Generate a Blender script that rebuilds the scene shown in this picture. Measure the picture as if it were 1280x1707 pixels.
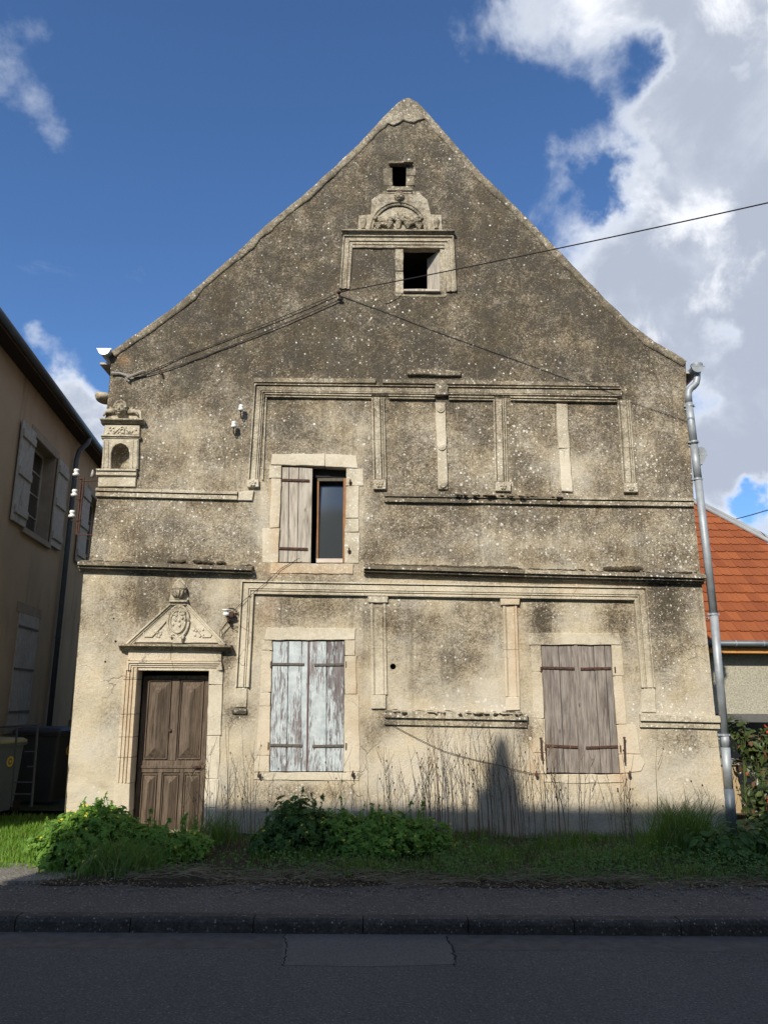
import bpy, bmesh, math, random
import numpy as np
from mathutils import Vector, Matrix, noise
from mathutils.geometry import delaunay_2d_cdt
from math import radians as R, sin, cos, tan, pi, sqrt, atan2

random.seed(7)
for o in list(bpy.data.objects): bpy.data.objects.remove(o)
S = bpy.context.scene
COL = S.collection

# ------------------------------------------------------------------ camera
H = 1.68; FPX = 1290.0; PITCH = R(13.5); ROLL = R(0.35)
cam = bpy.data.objects.new('camera', bpy.data.cameras.new('camera')); COL.objects.link(cam)
cam.data.sensor_fit = 'VERTICAL'; cam.data.sensor_height = 36.0
cam.data.lens = FPX/1707*36
cam.data.clip_end = 3000; cam.data.clip_start = 0.05
MC = Matrix.Translation((0,0,H)) @ Matrix.Rotation(R(90)+PITCH,4,'X') @ Matrix.Rotation(ROLL,4,'Z')
cam.matrix_world = MC
S.camera = cam
S.render.resolution_x, S.render.resolution_y = 767, 1024
M3 = MC.to_3x3(); CAMP = Vector((0,0,H))
def ray(px, py):
    return (M3 @ Vector(((px-640)/FPX, -(py-853.5)/FPX, -1.0))).normalized()
D = 10.5                                    # distance of the facade
def at(px, py, Y=D):                        # a photo measurement carried onto the upright plane y = Y
    r = ray(px, py); return CAMP + r*(Y/r.y)
def onz(px, py, z):
    r = ray(px, py); return CAMP + r*((z-H)/r.z)
M3T = M3.transposed()
def topx(x, y, z):                          # back from the place to the measured photo (for stain maps)
    v = M3T @ (Vector((x,y,z))-CAMP); return (640+FPX*v.x/-v.z, 853.5-FPX*v.y/-v.z)
def w2(px, py, Y=D):
    p = at(px, py, Y); return (p.x, p.z)

# ------------------------------------------------------------------ light
SUN = Vector((-0.42, -1.0, 0.745)).normalized()      # towards the sun: left behind the camera
S.world = bpy.data.worlds.new('World'); S.world.use_nodes = True
sun = bpy.data.objects.new('sun', bpy.data.lights.new('sun','SUN')); COL.objects.link(sun)
sun.data.energy = 4.7; sun.data.angle = R(0.53); sun.data.color = (1.0, .92, .78)
sun.rotation_euler = SUN.to_track_quat('Z','Y').to_euler(); sun.location = (-8,-20,18)
S.view_settings.view_transform = 'Standard'; S.view_settings.look = 'None'
S.view_settings.exposure = 0.20; S.view_settings.gamma = 1.0
S.view_settings.use_curve_mapping = False

class NT:                                   # small node helper
    def __init__(s, tree): s.t = tree; s.n = tree.nodes; s.l = tree.links
    def new(s, typ, ins=None, **kw):
        n = s.n.new(typ)
        for k,v in kw.items(): setattr(n,k,v)
        for k,v in (ins or {}).items():
            if isinstance(v, bpy.types.NodeSocket): s.l.new(v, n.inputs[k])
            else: n.inputs[k].default_value = v
        return n
    def math(s, op, a, b=0.0, c=None, clamp=False):
        n = s.n.new('ShaderNodeMath'); n.operation = op; n.use_clamp = clamp
        for i,v in enumerate((a,b) if c is None else (a,b,c)):
            if isinstance(v, bpy.types.NodeSocket): s.l.new(v, n.inputs[i])
            else: n.inputs[i].default_value = v
        return n.outputs[0]
    def mix(s, f, a, b, mode='MIX'):
        n = s.n.new('ShaderNodeMix'); n.data_type = 'RGBA'; n.blend_type = mode
        for k,v in ((0,f),(6,a),(7,b)):
            if isinstance(v, bpy.types.NodeSocket): s.l.new(v, n.inputs[k])
            else: n.inputs[k].default_value = (*v,1) if isinstance(v,(tuple,list)) and len(v)==3 else v
        return n.outputs[2]
    def noise(s, vec, scale, detail=4, rough=.55, dist=0.0):
        return s.new('ShaderNodeTexNoise', {'Vector':vec,'Scale':scale,'Detail':detail,'Roughness':rough,'Distortion':dist}).outputs['Fac']
    def mr(s, v, a, b, c=0.0, d=1.0, smooth=False):
        n = s.new('ShaderNodeMapRange', {0:v,1:a,2:b,3:c,4:d})
        if smooth: n.interpolation_type = 'SMOOTHSTEP'
        return n.outputs[0]
    def vscale(s, vec, sc):
        return s.new('ShaderNodeVectorMath', {0:vec,1:sc}, operation='MULTIPLY').outputs[0]

def build_world():
    nt = NT(S.world.node_tree); nt.n.clear()
    out = nt.new('ShaderNodeOutputWorld')
    sky = nt.new('ShaderNodeTexSky'); sky.sky_type = 'NISHITA'; sky.sun_disc = False
    sky.sun_elevation = math.asin(SUN.z); sky.sun_rotation = atan2(SUN.x, SUN.y)
    sky.air_density = 1.0; sky.dust_density = .25; sky.ozone_density = 2.4; sky.altitude = 300
    gen = nt.new('ShaderNodeTexCoord').outputs['Generated']
    wn = nt.new('ShaderNodeTexNoise', {'Vector':gen,'Scale':5.5,'Detail':6,'Roughness':.62})
    warp = nt.new('ShaderNodeVectorMath', {0:wn.outputs['Color'],1:(.5,.5,.5)}, operation='SUBTRACT').outputs[0]
    warp = nt.vscale(warp, (.16,.16,.16))
    dirw = nt.new('ShaderNodeVectorMath', {0:gen,1:warp}, operation='ADD').outputs[0]
    # (px, py, radius px, weight): where the cloud banks of this sky stand; weights below 0 are gaps
    blobs = [(1260,330,300,1.0),(1330,600,300,1.0),(1130,520,170,.85),(1000,430,110,.55),(1350,60,240,.95),(1160,10,150,.85),
             (930,20,110,.72),(820,30,90,.5),(760,90,50,.3),(1130,210,110,.6),(985,270,60,.3),(1250,790,130,.75),(1180,760,60,.5),
             (20,110,80,.42),(70,170,60,.30),(120,230,36,.18),(110,625,55,.55),(60,580,36,.45),(160,690,70,1.0),(110,690,70,.9),
             (1085,120,60,-1.1),(1210,170,44,-1.3),(1005,300,56,-1.1),(1080,260,44,-.5),(1195,560,50,-1.25),(1275,838,45,-1.5),(1150,640,50,-.6),
             (1500,-200,400,.9),(1800,700,420,1.0),(-900,300,420,.8),(-500,900,300,.8),(300,-1500,300,.5)]
    acc = None
    for px,py,r,wt in blobs:
        c = ray(px,py)
        d = nt.new('ShaderNodeVectorMath', {0:dirw,1:tuple(c)}, operation='DISTANCE').outputs['Value']
        v = nt.mr(d, 0.0, r/FPX*1.25, wt, 0.0, True)
        acc = v if acc is None else nt.math('ADD', acc, v)
    # unseen cloud added outside the view to whiten the light in the shade
    for c,r,wt in (((1,-.3,.35),.4,1.0),((.9,-.6,.5),.5,.9),((.2,-.45,.9),.42,.9),((.9,-.2,.95),.4,.8),((.5,-1,.35),.45,.9),((-1,.5,.5),.3,.6),((-1,-.1,.9),.3,.6)):
        d = nt.new('ShaderNodeVectorMath', {0:dirw,1:tuple(Vector(c).normalized())}, operation='DISTANCE').outputs['Value']
        acc = nt.math('ADD', acc, nt.mr(d, 0.0, r*1.25, wt, 0.0, True))
    acc = nt.math('MINIMUM', acc, 1.25)
    n1 = nt.noise(gen, 5.2, 9, .62, .5); n2 = nt.noise(gen, 13, 7, .6, .3)
    f = nt.math('ADD', acc, nt.math('MULTIPLY', nt.math('SUBTRACT', n1, .5), 1.5))
    f = nt.math('ADD', f, nt.math('MULTIPLY', nt.math('SUBTRACT', n2, .5), .55))
    mask = nt.mr(f, .24, .92, 0, .97, True)
    # shading of the cloud itself: thin rims white, deep parts grey
    n3 = nt.noise(gen, 3.3, 6, .6, .4)
    deep = nt.mr(nt.math('ADD', f, nt.math('MULTIPLY', n3, .9)), 1.0, 1.75, 0, 1, True)
    ccol = nt.mix(deep, (.62,.66,.73), (.36,.40,.48))
    bright = nt.mr(nt.noise(gen, 6.0, 8, .6, .3), .50, .66, 0, .85, True)
    ccol = nt.mix(bright, ccol, (.86,.87,.90))
    skyc = nt.mix(1.0, sky.outputs[0], (.60,.82,1.06), 'MULTIPLY')
    bg1 = nt.new('ShaderNodeBackground', {'Color':skyc,'Strength':.128})
    bg2 = nt.new('ShaderNodeBackground', {'Color':ccol,'Strength':1.18})
    mx = nt.new('ShaderNodeMixShader', {0:mask,1:bg1.outputs[0],2:bg2.outputs[0]})
    nt.l.new(mx.outputs[0], out.inputs[0])
build_world()

# ------------------------------------------------------------------ object helpers
def tagd(o, label=None, cat=None, group=None, kind=None):
    for k,v in (('label',label),('category',cat),('group',group),('kind',kind)):
        if v: o[k] = v
    return o
def empty(name, loc, label, cat, group=None):
    o = bpy.data.objects.new(name, None); COL.objects.link(o); o.location = loc; o.empty_display_size = .2
    return tagd(o, label, cat, group)
def worldloc(o):
    v = Vector((0,0,0))
    while o: v += o.location; o = o.parent
    return v
STAIN = {}                                   # filled below
def mesh_obj(name, verts, faces, mat, parent=None, smooth=False, mats=None, midx=None, stain=None):
    off = worldloc(parent) if parent else Vector((0,0,0))
    me = bpy.data.meshes.new(name)
    me.from_pydata([tuple(Vector(v)-off) for v in verts], [], faces)
    for m in (mats or [mat]): me.materials.append(m)
    if midx is not None: me.polygons.foreach_set('material_index', midx)
    if smooth: me.polygons.foreach_set('use_smooth', [True]*len(me.polygons))
    if stain is not None:
        a = me.color_attributes.new('stain','FLOAT_COLOR','POINT')
        st_=(stain[0]*(.85 if stain[0]<0 else 1),*stain[1:])
        arr = np.array([(*stain_at(*v, *st_),1) for v in verts], dtype=np.float32).ravel()
        a.data.foreach_set('color', arr)
    me.update()
    o = bpy.data.objects.new(name, me); COL.objects.link(o); o.parent = parent
    return o
class MB:
    """collects primitives into one mesh"""
    def __init__(s): s.v=[]; s.f=[]
    def add(s, vs, fs):
        b=len(s.v); s.v += [Vector(v) for v in vs]; s.f += [tuple(i+b for i in f) for f in fs]; return s
    def box(s, x0,x1,y0,y1,z0,z1):
        return s.add([(x0,y0,z0),(x1,y0,z0),(x1,y1,z0),(x0,y1,z0),(x0,y0,z1),(x1,y0,z1),(x1,y1,z1),(x0,y1,z1)],
              [(0,3,2,1),(4,5,6,7),(0,1,5,4),(1,2,6,5),(2,3,7,6),(3,0,4,7)])
    def tube(s, pts, r, n=8, cap=True, r2=None):
        pts=[Vector(p) for p in pts]; N=len(pts); rings=[]; prev=None
        for i,p in enumerate(pts):
            t=(pts[min(i+1,N-1)]-pts[max(i-1,0)]).normalized()
            up = Vector((0,0,1)) if abs(t.z)<.9 else Vector((0,1,0))
            a=t.cross(up).normalized() if prev is None else (prev - t*prev.dot(t)).normalized()
            prev=a; b=t.cross(a)
            rr = r if r2 is None else r+(r2-r)*i/(N-1)
            if isinstance(r,(list,tuple)): rr=r[i]
            rings.append([p+(a*cos(2*pi*k/n)+b*sin(2*pi*k/n))*rr for k in range(n)])
        vs=[v for rg in rings for v in rg]; fs=[]
        for i in range(N-1):
            for k in range(n):
                fs.append((i*n+k,i*n+(k+1)%n,(i+1)*n+(k+1)%n,(i+1)*n+k))
        if cap: fs += [tuple(reversed(range(n))), tuple(range((N-1)*n,N*n))]
        return s.add(vs,fs)
    def lathe(s, c, prof, n=16, axis='z', sy=1.0, a0=0, a1=2*pi):
        c=Vector(c); vs=[]; fs=[]; m=len(prof)
        full = abs(a1-a0-2*pi)<1e-6; cnt = n if full else n+1
        for k in range(cnt):
            a=a0+(a1-a0)*k/n
            for r,h in prof:
                vs.append(c+(Vector((cos(a)*r, sin(a)*r*sy, h)) if axis=='z' else Vector((cos(a)*r, h, sin(a)*r))))
        for k in range(n):
            for i in range(m-1):
                a=k*m+i; b=((k+1)%cnt)*m+i
                fs.append((a,b,b+1,a+1))
        return s.add(vs,fs)
    def ell(s, c, rx, ry, rz, nu=10, nv=7):
        c=Vector(c); vs=[c+Vector((0,0,rz))]; fs=[]
        for i in range(1,nv):
            th=pi*i/nv
            for k in range(nu):
                a=2*pi*k/nu; vs.append(c+Vector((rx*sin(th)*cos(a), ry*sin(th)*sin(a), rz*cos(th))))
        vs.append(c-Vector((0,0,rz)))
        for k in range(nu): fs.append((0,1+k,1+(k+1)%nu))
        for i in range(nv-2):
            for k in range(nu):
                a=1+i*nu+k; b=1+i*nu+(k+1)%nu; fs.append((a,a+nu,b+nu,b))
        L=len(vs)-1; base=1+(nv-2)*nu
        for k in range(nu): fs.append((L,base+(k+1)%nu,base+k))
        return s.add(vs,fs)
    def build(s, name, mat, parent=None, smooth=False, stain=None):
        return mesh_obj(name, s.v, s.f, mat, parent, smooth, stain=stain)

# frames: an upright plane with outward normal n
class Frame:
    def __init__(s, o, u, n): s.o=Vector(o); s.u=Vector(u).normalized(); s.n=Vector(n).normalized()
    def p(s, a, z, h=0.0): return s.o + s.u*a + Vector((0,0,z)) + s.n*h
    def px(s, px, py):
        r=ray(px,py); t=(s.o-CAMP).dot(s.n)/r.dot(s.n); q=CAMP+r*t
        return ((q-s.o).dot(s.u), q.z)
FA = Frame((0,D,0),(1,0,0),(0,-1,0))

def ccw(poly):
    A=sum(poly[i][0]*poly[(i+1)%len(poly)][1]-poly[(i+1)%len(poly)][0]*poly[i][1] for i in range(len(poly)))
    return list(poly) if A>0 else list(reversed(poly))
def prism(fr, poly, h0, h1, bevel=.006, rough=0.0, sub=0):
    """polygon in the plane (metres), from h0 (inside) to h1 (proud), front edge chamfered"""
    poly=ccw(poly)
    if sub:
        q=[]
        for i in range(len(poly)):
            a=poly[i]; b=poly[(i+1)%len(poly)]; L=math.dist(a,b); k=max(1,int(L/sub))
            for j in range(k):
                t=j/k; x=a[0]+(b[0]-a[0])*t; z=a[1]+(b[1]-a[1])*t
                jx=(random.uniform(-rough,rough) if rough else 0); jz=(random.uniform(-rough,rough) if rough else 0)
                q.append((x+jx,z+jz))
        poly=q
    n=len(poly); cx=sum(p[0] for p in poly)/n; cz=sum(p[1] for p in poly)/n
    ins=[]
    for i in range(n):
        a=Vector(poly[i-1]); b=Vector(poly[i]); c=Vector(poly[(i+1)%n])
        d1=(b-a); d2=(c-b)
        if d1.length<1e-6 or d2.length<1e-6: ins.append(b); continue
        d1.normalize(); d2.normalize()
        m=Vector((-(d1.y+d2.y), d1.x+d2.x)); L=m.length
        m = m/L if L>1e-6 else Vector((-d1.y,d1.x))
        cs=max(.4, m.dot(Vector((-d1.y,d1.x))))
        ins.append(b+m*(bevel/cs))
    vs=[fr.p(p[0],p[1],h0) for p in poly]+[fr.p(p[0],p[1],h1-bevel) for p in poly]+[fr.p(p.x,p.y,h1+(random.uniform(-rough,rough)*.3 if rough else 0)) for p in ins]
    fs=[]
    for i in range(n):
        j=(i+1)%n
        fs += [(i,j,n+j,n+i),(n+i,n+j,2*n+j,2*n+i)]
    if n<=5: fs.append(tuple(range(2*n,3*n)))
    else:
        vs.append(fr.p(cx,cz,h1)); 
        r=delaunay_2d_cdt([Vector((p.x,p.y)) for p in ins],[],[list(range(n))],1,1e-5)
        vs.pop()
        if len(r[0])==n:
            # map output verts back
            mp=[min(range(n),key=lambda k:(ins[k]-v).length) for v in r[0]]
            fs += [tuple(2*n+mp[k] for k in f) for f in r[2]]
        else: fs.append(tuple(range(2*n,3*n)))
    return vs, fs
def slab(fr, name, poly_px, h0, h1, mat, parent, st=(0,0,0), bevel=.006, rough=.004, sub=.12, label=None):
    poly=[fr.px(*p) for p in poly_px]
    vs,fs=prism(fr,poly,h0,h1,bevel,rough,sub)
    o=mesh_obj(name,vs,fs,mat,parent,stain=st)
    if label: o['label']=label
    return o
def quad(x0,y0,x1,y1,x2,y2,x3,y3): return [(x0,y0),(x1,y1),(x2,y2),(x3,y3)]

def mould(fr, name, path_px, prof, mat, parent, st=(0,0,0), joint=.8, gap=.005, back=-.03, jit=.0016, metres=False, step=.16, drop=0):
    """sweep a moulding profile [(across,proud)...] along a path; cut into stones, each an object"""
    P=[Vector(p) if metres else Vector(fr.px(*p)) for p in path_px]
    n=len(P); outs=[]
    T=[(P[i+1]-P[i]).normalized() for i in range(n-1)]
    Nn=[Vector((t.y,-t.x)) for t in T]                    # right of travel = inner side
    mit=[]
    for i in range(n):
        if i==0: mit.append(Nn[0])
        elif i==n-1: mit.append(Nn[-1])
        else:
            m=(Nn[i-1]+Nn[i]).normalized(); mit.append(m/max(.3,m.dot(Nn[i])))
    prof=[(prof[0][0],back)]+list(prof)+[(prof[-1][0],back)]
    k=len(prof); vs=[]; fs=[]
    def flush():
        nonlocal vs,fs
        m=len(vs)//k
        if m<2: vs=[];return
        for i in range(m-1):
            for j in range(k-1):
                a=i*k+j; fs.append((a,a+1,a+k+1,a+k))
        fs.append(tuple(reversed(range(k)))); fs.append(tuple((m-1)*k+j for j in range(k)))
        outs.append(mesh_obj(name,vs,fs,mat,parent,stain=st)); vs=[];fs=[]
    def ring(q,mv):
        s=random.uniform(-jit,jit)
        for a,h in prof:
            p=q+mv*a
            vs.append(fr.p(p.x,p.y,h if h==back else h+s+random.uniform(-jit,jit)))
    for i in range(n-1):
        L=(P[i+1]-P[i]).length; nj=max(1,round(L/joint)); js=[0]+[ (j+random.uniform(-.18,.18))/nj for j in range(1,nj)]+[1]
        for a,b in zip(js[:-1],js[1:]):
            g=gap/L/2; t0=a+(g if a>0 else 0); t1=b-(g if b<1 else 0)
            m=max(1,int((t1-t0)*L/step))
            start = 0 if not vs else 1
            for q in range(start,m+1):
                t=t0+(t1-t0)*q/m
                ring(P[i].lerp(P[i+1],t), mit[i].lerp(mit[i+1],t))
            if b<1: flush()
    flush()
    return outs

def wall_mesh(fr, outer, holes, step, disp=None, reveal=0.0):
    """plane wall with holes (metre polygons), triangulated finely so it can be uneven"""
    outer=ccw(outer); holes=[ccw(h) for h in holes]
    def dens(p):
        q=[]
        for i in range(len(p)):
            a=Vector(p[i]); b=Vector(p[(i+1)%len(p)]); k=max(1,int((b-a).length/step))
            q += [a.lerp(b,j/k) for j in range(k)]
        return q
    loops=[dens(outer)]+[dens(h) for h in holes]
    pts=[];edges=[]
    for lp in loops:
        b=len(pts); m=len(lp); pts+=lp; edges+=[(b+i,b+(i+1)%m) for i in range(m)]
    def inside(p,poly):
        c=False; x,y=p
        for i in range(len(poly)):
            x1,y1=poly[i]; x2,y2=poly[i-1]
            if (y1>y)!=(y2>y) and x<(x2-x1)*(y-y1)/(y2-y1)+x1: c=not c
        return c
    xs=[p[0] for p in outer]; zs=[p[1] for p in outer]
    x=min(xs)
    nb=np.array([(p.x,p.y) for p in pts])
    while x<max(xs):
        z=min(zs)
        while z<max(zs):
            q=(x+random.uniform(-.3,.3)*step, z+random.uniform(-.3,.3)*step)
            if inside(q,outer) and not any(inside(q,h) for h in holes):
                if ((nb[:,0]-q[0])**2+(nb[:,1]-q[1])**2).min()>(step*.45)**2: pts.append(Vector(q))
            z+=step
        x+=step
    r=delaunay_2d_cdt(pts,edges,[],0,1e-5)
    V=r[0]; F=[]
    for f in r[2]:
        c=sum((V[i] for i in f),Vector((0,0)))/len(f)
        if inside(c,outer) and not any(inside(c,h) for h in holes): F.append(tuple(f))
    vs=[fr.p(v.x,v.y,disp(v.x,v.y) if disp else 0) for v in V]
    return vs,F

# ------------------------------------------------------------------ stain map of the facade (dirt, lichen, rust)
def g(px,py,cx,cy,rx,ry): 
    return math.exp(-(((px-cx)/rx)**2+((py-cy)/ry)**2))
def lerp(a,b,t): return a+(b-a)*max(0,min(1,t))
DK=[(700,1140,50,24,.05),(170,1180,30,30,.04),(1000,1330,60,20,.08),(560,1330,90,16,.12),(400,1290,30,30,.07),(420,1060,20,60,.07),(1110,1070,70,120,.14),(760,1060,130,70,.07),(200,1060,60,60,.05),(500,1012,110,26,.10),(600,602,190,28,.16),(300,575,60,30,.08),(770,600,110,28,.10),(980,490,60,60,.06),(430,560,80,30,.05),(860,400,50,40,.06),
    (255,1000,70,50,.25),(190,965,32,45,-.16),(372,972,32,38,-.22),(300,940,120,18,.15),(905,1035,22,38,.42),(1028,1035,28,32,.36),
    (690,1040,60,28,.14),(760,1100,45,30,.16),(640,1050,30,60,.08),(1112,1000,26,60,.30),(1130,1232,50,26,.30),(1110,1110,30,40,.06),
    (882,1222,24,26,.34),(730,1222,80,16,.14),(400,1190,24,18,.45),(640,1198,14,30,.34),(378,1090,18,50,.34),(612,1225,22,40,.22),
    (950,780,46,34,-.26),(905,680,50,22,.05),(290,720,52,34,-.22),(385,790,60,26,-.20),(560,690,60,40,-.12),(440,860,24,80,-.26),(598,860,16,80,-.24),
    (520,760,90,16,-.1),(180,880,24,50,-.06),(610,930,20,20,.1),(520,962,90,12,.12),(700,690,40,40,-.08),(810,790,24,40,-.12),
    (1075,760,60,50,-.06),(880,905,160,20,-.14),(700,890,60,36,.04),(370,880,50,30,-.05),(150,1020,14,80,-.12),(505,1318,60,14,.28),
    (1010,1250,60,50,-.08),(700,1280,100,60,-.10),(420,1110,18,90,-.05),(540,1018,70,24,.14),(480,1020,20,30,.05),(220,600,50,20,.06),
    (330,700,30,60,-.05),(240,660,60,30,.05),(1100,1380,120,30,.1),(420,1350,70,50,.10)]
LK=[(760,780,120,60,.75),(905,760,60,70,.55),(290,880,120,44,.9),(860,890,330,60,.32),(1110,900,60,60,.7),(1100,760,50,70,.6),(620,790,20,40,.4),
    (1130,1060,44,110,.85),(760,1182,120,8,1.0),(1130,1184,70,10,1.0),(1110,990,40,30,.8),(910,1010,40,16,.9),(690,1000,60,10,.6),(520,960,120,14,.8),
    (760,1110,50,50,.35),(505,1318,60,12,.9),(1130,1230,50,26,.6),(880,1215,24,22,.6),(400,1190,20,14,.4),(600,900,14,60,.6),(430,930,16,14,.8),
    (330,740,120,60,.32),(600,600,10,6,1.),(560,560,200,60,.12),(740,1006,80,8,.6),(470,1190,10,10,0)]
RU=[(459,860,7,60,1.0),(458,900,7,16,.9),(462,948,20,9,.9),(446,1018,15,28,.5),(525,950,70,9,.45),(454,1120,5,20,.3),(452,1250,5,12,.4),
    (895,1270,14,40,.6),(1036,1290,18,26,.7),(1034,1160,10,50,.35),(860,1060,12,80,.45),(208,600,10,8,.7),(218,1180,14,120,.38),(290,1105,50,8,.35),(950,983,24,8,.5),(450,1200,14,90,.25),(590,1200,12,100,.3),(590,1140,10,40,.3),(1035,1230,20,60,.2)]
def stain_at(x,y,z,dd=0.0,dl=0.0,dr=0.0):
    px,py=topx(x,y,z)
    if py<930: b = lerp(.92,.66,(py-560)/150) if py<700 else lerp(.66,.62,(py-700)/200)
    else: b = lerp(.42,.13,(py-960)/270) if py>945 else lerp(.62,.42,(py-930)/15)
    if py<260: b=lerp(.70,.92,(py-190)/70)
    nx=noise.noise(Vector((x*1.1,z*1.1,3)))*.16+noise.noise(Vector((x*3.1,z*3.1,7)))*.10
    b+=nx
    for cx,cy,rx,ry,a in DK:
        if abs(px-cx)<rx*2.2 and abs(py-cy)<ry*2.2: b+=1.5*a*g(px,py,cx,cy,rx,ry)
    l = .12 if py<600 else (.19 if py<940 else .05)
    for cx,cy,rx,ry,a in LK:
        if abs(px-cx)<rx*2.2 and abs(py-cy)<ry*2.2: l+=a*g(px,py,cx,cy,rx,ry)
    r=0
    for cx,cy,rx,ry,a in RU:
        if abs(px-cx)<rx*2.2 and abs(py-cy)<ry*2.2: r+=a*g(px,py,cx,cy,rx,ry)
    return (max(0,min(1,b+dd)), max(0,min(1,l+dl)), max(0,min(1,r+dr)))

# ------------------------------------------------------------------ materials
def newmat(name):
    m=bpy.data.materials.new(name); m.use_nodes=True; nt=NT(m.node_tree); nt.n.clear()
    out=nt.new('ShaderNodeOutputMaterial'); b=nt.new('ShaderNodeBsdfPrincipled',{'Roughness':.85})
    b.inputs['Specular IOR Level'].default_value=.25
    nt.l.new(b.outputs[0],out.inputs[0]); return m,nt,b
def pos(nt): return nt.new('ShaderNodeNewGeometry').outputs['Position']
def bump(nt,b,h,strength,dist):
    n=nt.new('ShaderNodeBump',{'Height':h,'Strength':strength,'Distance':dist}); nt.l.new(n.outputs[0],b.inputs['Normal']); return n

def facade_mat(name, light, dark, stone=False):
    m,nt,b=newmat(name); P=pos(nt)
    at_=nt.new('ShaderNodeAttribute'); at_.attribute_name='stain'; at_.attribute_type='GEOMETRY'
    sp=nt.new('ShaderNodeSeparateColor',{0:at_.outputs['Color']})
    dk,lk,ru=sp.outputs[0],sp.outputs[1],sp.outputs[2]
    n1=nt.noise(P,1.7,5,.6); n2=nt.noise(P,9,6,.7,.4); n3=nt.noise(P,34,4,.7); n4=nt.noise(P,110,3,.7)
    d=nt.math('ADD',dk,nt.math('MULTIPLY',nt.math('SUBTRACT',n1,.5),.85))
    amp=nt.math('MULTIPLY_ADD',dk,.95,.34)
    d=nt.math('ADD',d,nt.math('MULTIPLY',nt.math('MULTIPLY',nt.math('SUBTRACT',n2,.5),1.0),amp))
    d=nt.math('ADD',d,nt.math('MULTIPLY',nt.math('MULTIPLY',nt.math('SUBTRACT',n3,.5),1.5),amp))
    d=nt.math('ADD',d,nt.math('MULTIPLY',nt.math('MULTIPLY',nt.math('SUBTRACT',n4,.5),1.5),amp),clamp=True)
    ramp=nt.new('ShaderNodeValToRGB',{0:d}); cr=ramp.color_ramp
    cr.elements[0].position=0; cr.elements[0].color=(*light,1)
    cr.elements[1].position=1; cr.elements[1].color=(*dark,1)
    mid=[l*.5+d_*.5 for l,d_ in zip(light,dark)]
    e=cr.elements.new(.35); e.color=(light[0]*.72,light[1]*.71,light[2]*.68,1)
    e=cr.elements.new(.68); e.color=(.190,.158,.116,1)
    col=ramp.outputs[0]
    sk=nt.noise(nt.vscale(P,(9.0,9.0,.55)),1.0,5,.6,.3)
    col=nt.mix(nt.math('MULTIPLY',nt.mr(sk,.54,.70,0,.6),nt.mr(dk,.12,.6,0,1)),col,(.10,.088,.066))
    # warm and cool drifts
    w=nt.mr(nt.noise(P,2.6,4,.6),.35,.65,0,1)
    col=nt.mix(nt.math('MULTIPLY',w,.22),col,(.42,.34,.20) if stone else (.40,.33,.22),'MIX') if stone else nt.mix(nt.math('MULTIPLY',w,.7),nt.mix(1.0,col,(.97,.98,1.0),'MULTIPLY'),nt.mix(1.0,col,(1.08,1.0,.84),'MULTIPLY'))
    # green-grey algae film on dirty places
    alg=nt.math('MULTIPLY',nt.mr(nt.noise(P,3.9,5,.65),.52,.7,0,1),nt.mr(dk,.3,.9,0,.22))
    col=nt.mix(alg,col,(.12,.115,.065))
    # black spot colonies
    vo=nt.new('ShaderNodeTexVoronoi',{'Vector':P,'Scale':15.0,'Randomness':1.0})
    bs=nt.math('MULTIPLY',nt.mr(vo.outputs['Distance'],.10,.38,1,0,True),nt.mr(nt.new('ShaderNodeSeparateColor',{0:vo.outputs['Color']}).outputs[0],.45,.8,0,1))
    bs=nt.math('MULTIPLY',bs,nt.mr(dk,.45,.9,0,1.0)); bs=nt.math('MULTIPLY',bs,nt.mr(nt.noise(P,1.3,3,.6),.35,.6,.2,1))
    bs=nt.math('MULTIPLY',bs,nt.mr(n3,.3,.6,.3,1))
    col=nt.mix(bs,col,(.045,.038,.028))
    # lichen rosettes of two sizes, thinned by the map
    for sc,rad,thr in ((14.0,.24,.50),(30.0,.36,1.05)):
        wv=nt.new('ShaderNodeVectorMath',{0:P,1:nt.vscale(nt.new('ShaderNodeTexNoise',{'Vector':P,'Scale':60.0,'Detail':2}).outputs['Color'],(.015,.015,.015))},operation='ADD').outputs[0]
        v=nt.new('ShaderNodeTexVoronoi',{'Vector':wv,'Scale':sc,'Randomness':1.0})
        cs=nt.new('ShaderNodeSeparateColor',{0:v.outputs['Color']})
        rr=nt.math('MULTIPLY',nt.math('ADD',cs.outputs[1],.25),rad)
        spot=nt.mr(nt.math('SUBTRACT',v.outputs['Distance'],rr),-.05,.03,1,0,True)
        pres=nt.math('LESS_THAN',cs.outputs[0],nt.math('MULTIPLY',lk,thr*.68))
        f=nt.math('MULTIPLY',nt.math('MULTIPLY',spot,pres),nt.mr(n4,.3,.5,.7,1.0))
        f=nt.math('MULTIPLY',f,nt.mr(cs.outputs[2],0,1,.5,1))
        col=nt.mix(f,col,(.74,.72,.65))
    # rust / ochre
    rf=nt.math('MULTIPLY',ru,nt.mr(n2,.25,.6,.35,1))
    col=nt.mix(nt.math('MULTIPLY',rf,.62),col,(.52,.30,.13) )
    # hairline cracks
    vc=nt.new('ShaderNodeTexVoronoi',{'Vector':nt.new('ShaderNodeVectorMath',{0:P,1:nt.vscale(nt.new('ShaderNodeTexNoise',{'Vector':P,'Scale':3.0,'Detail':5}).outputs['Color'],(.5,.5,.5))},operation='ADD').outputs[0],'Scale':.9})
    vc.feature='DISTANCE_TO_EDGE'
    ck=nt.math('MULTIPLY',nt.mr(vc.outputs['Distance'],0,.006,1,0),nt.mr(nt.noise(P,1.1,2,.5),.52,.62,0,.6))
    col=nt.mix(ck,col,(.10,.09,.07))
    nt.l.new(col,b.inputs['Base Color']); b.inputs['Roughness'].default_value=.93
    h=nt.math('ADD',nt.math('MULTIPLY',n3,.8),nt.math('MULTIPLY',n4,.9))
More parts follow.
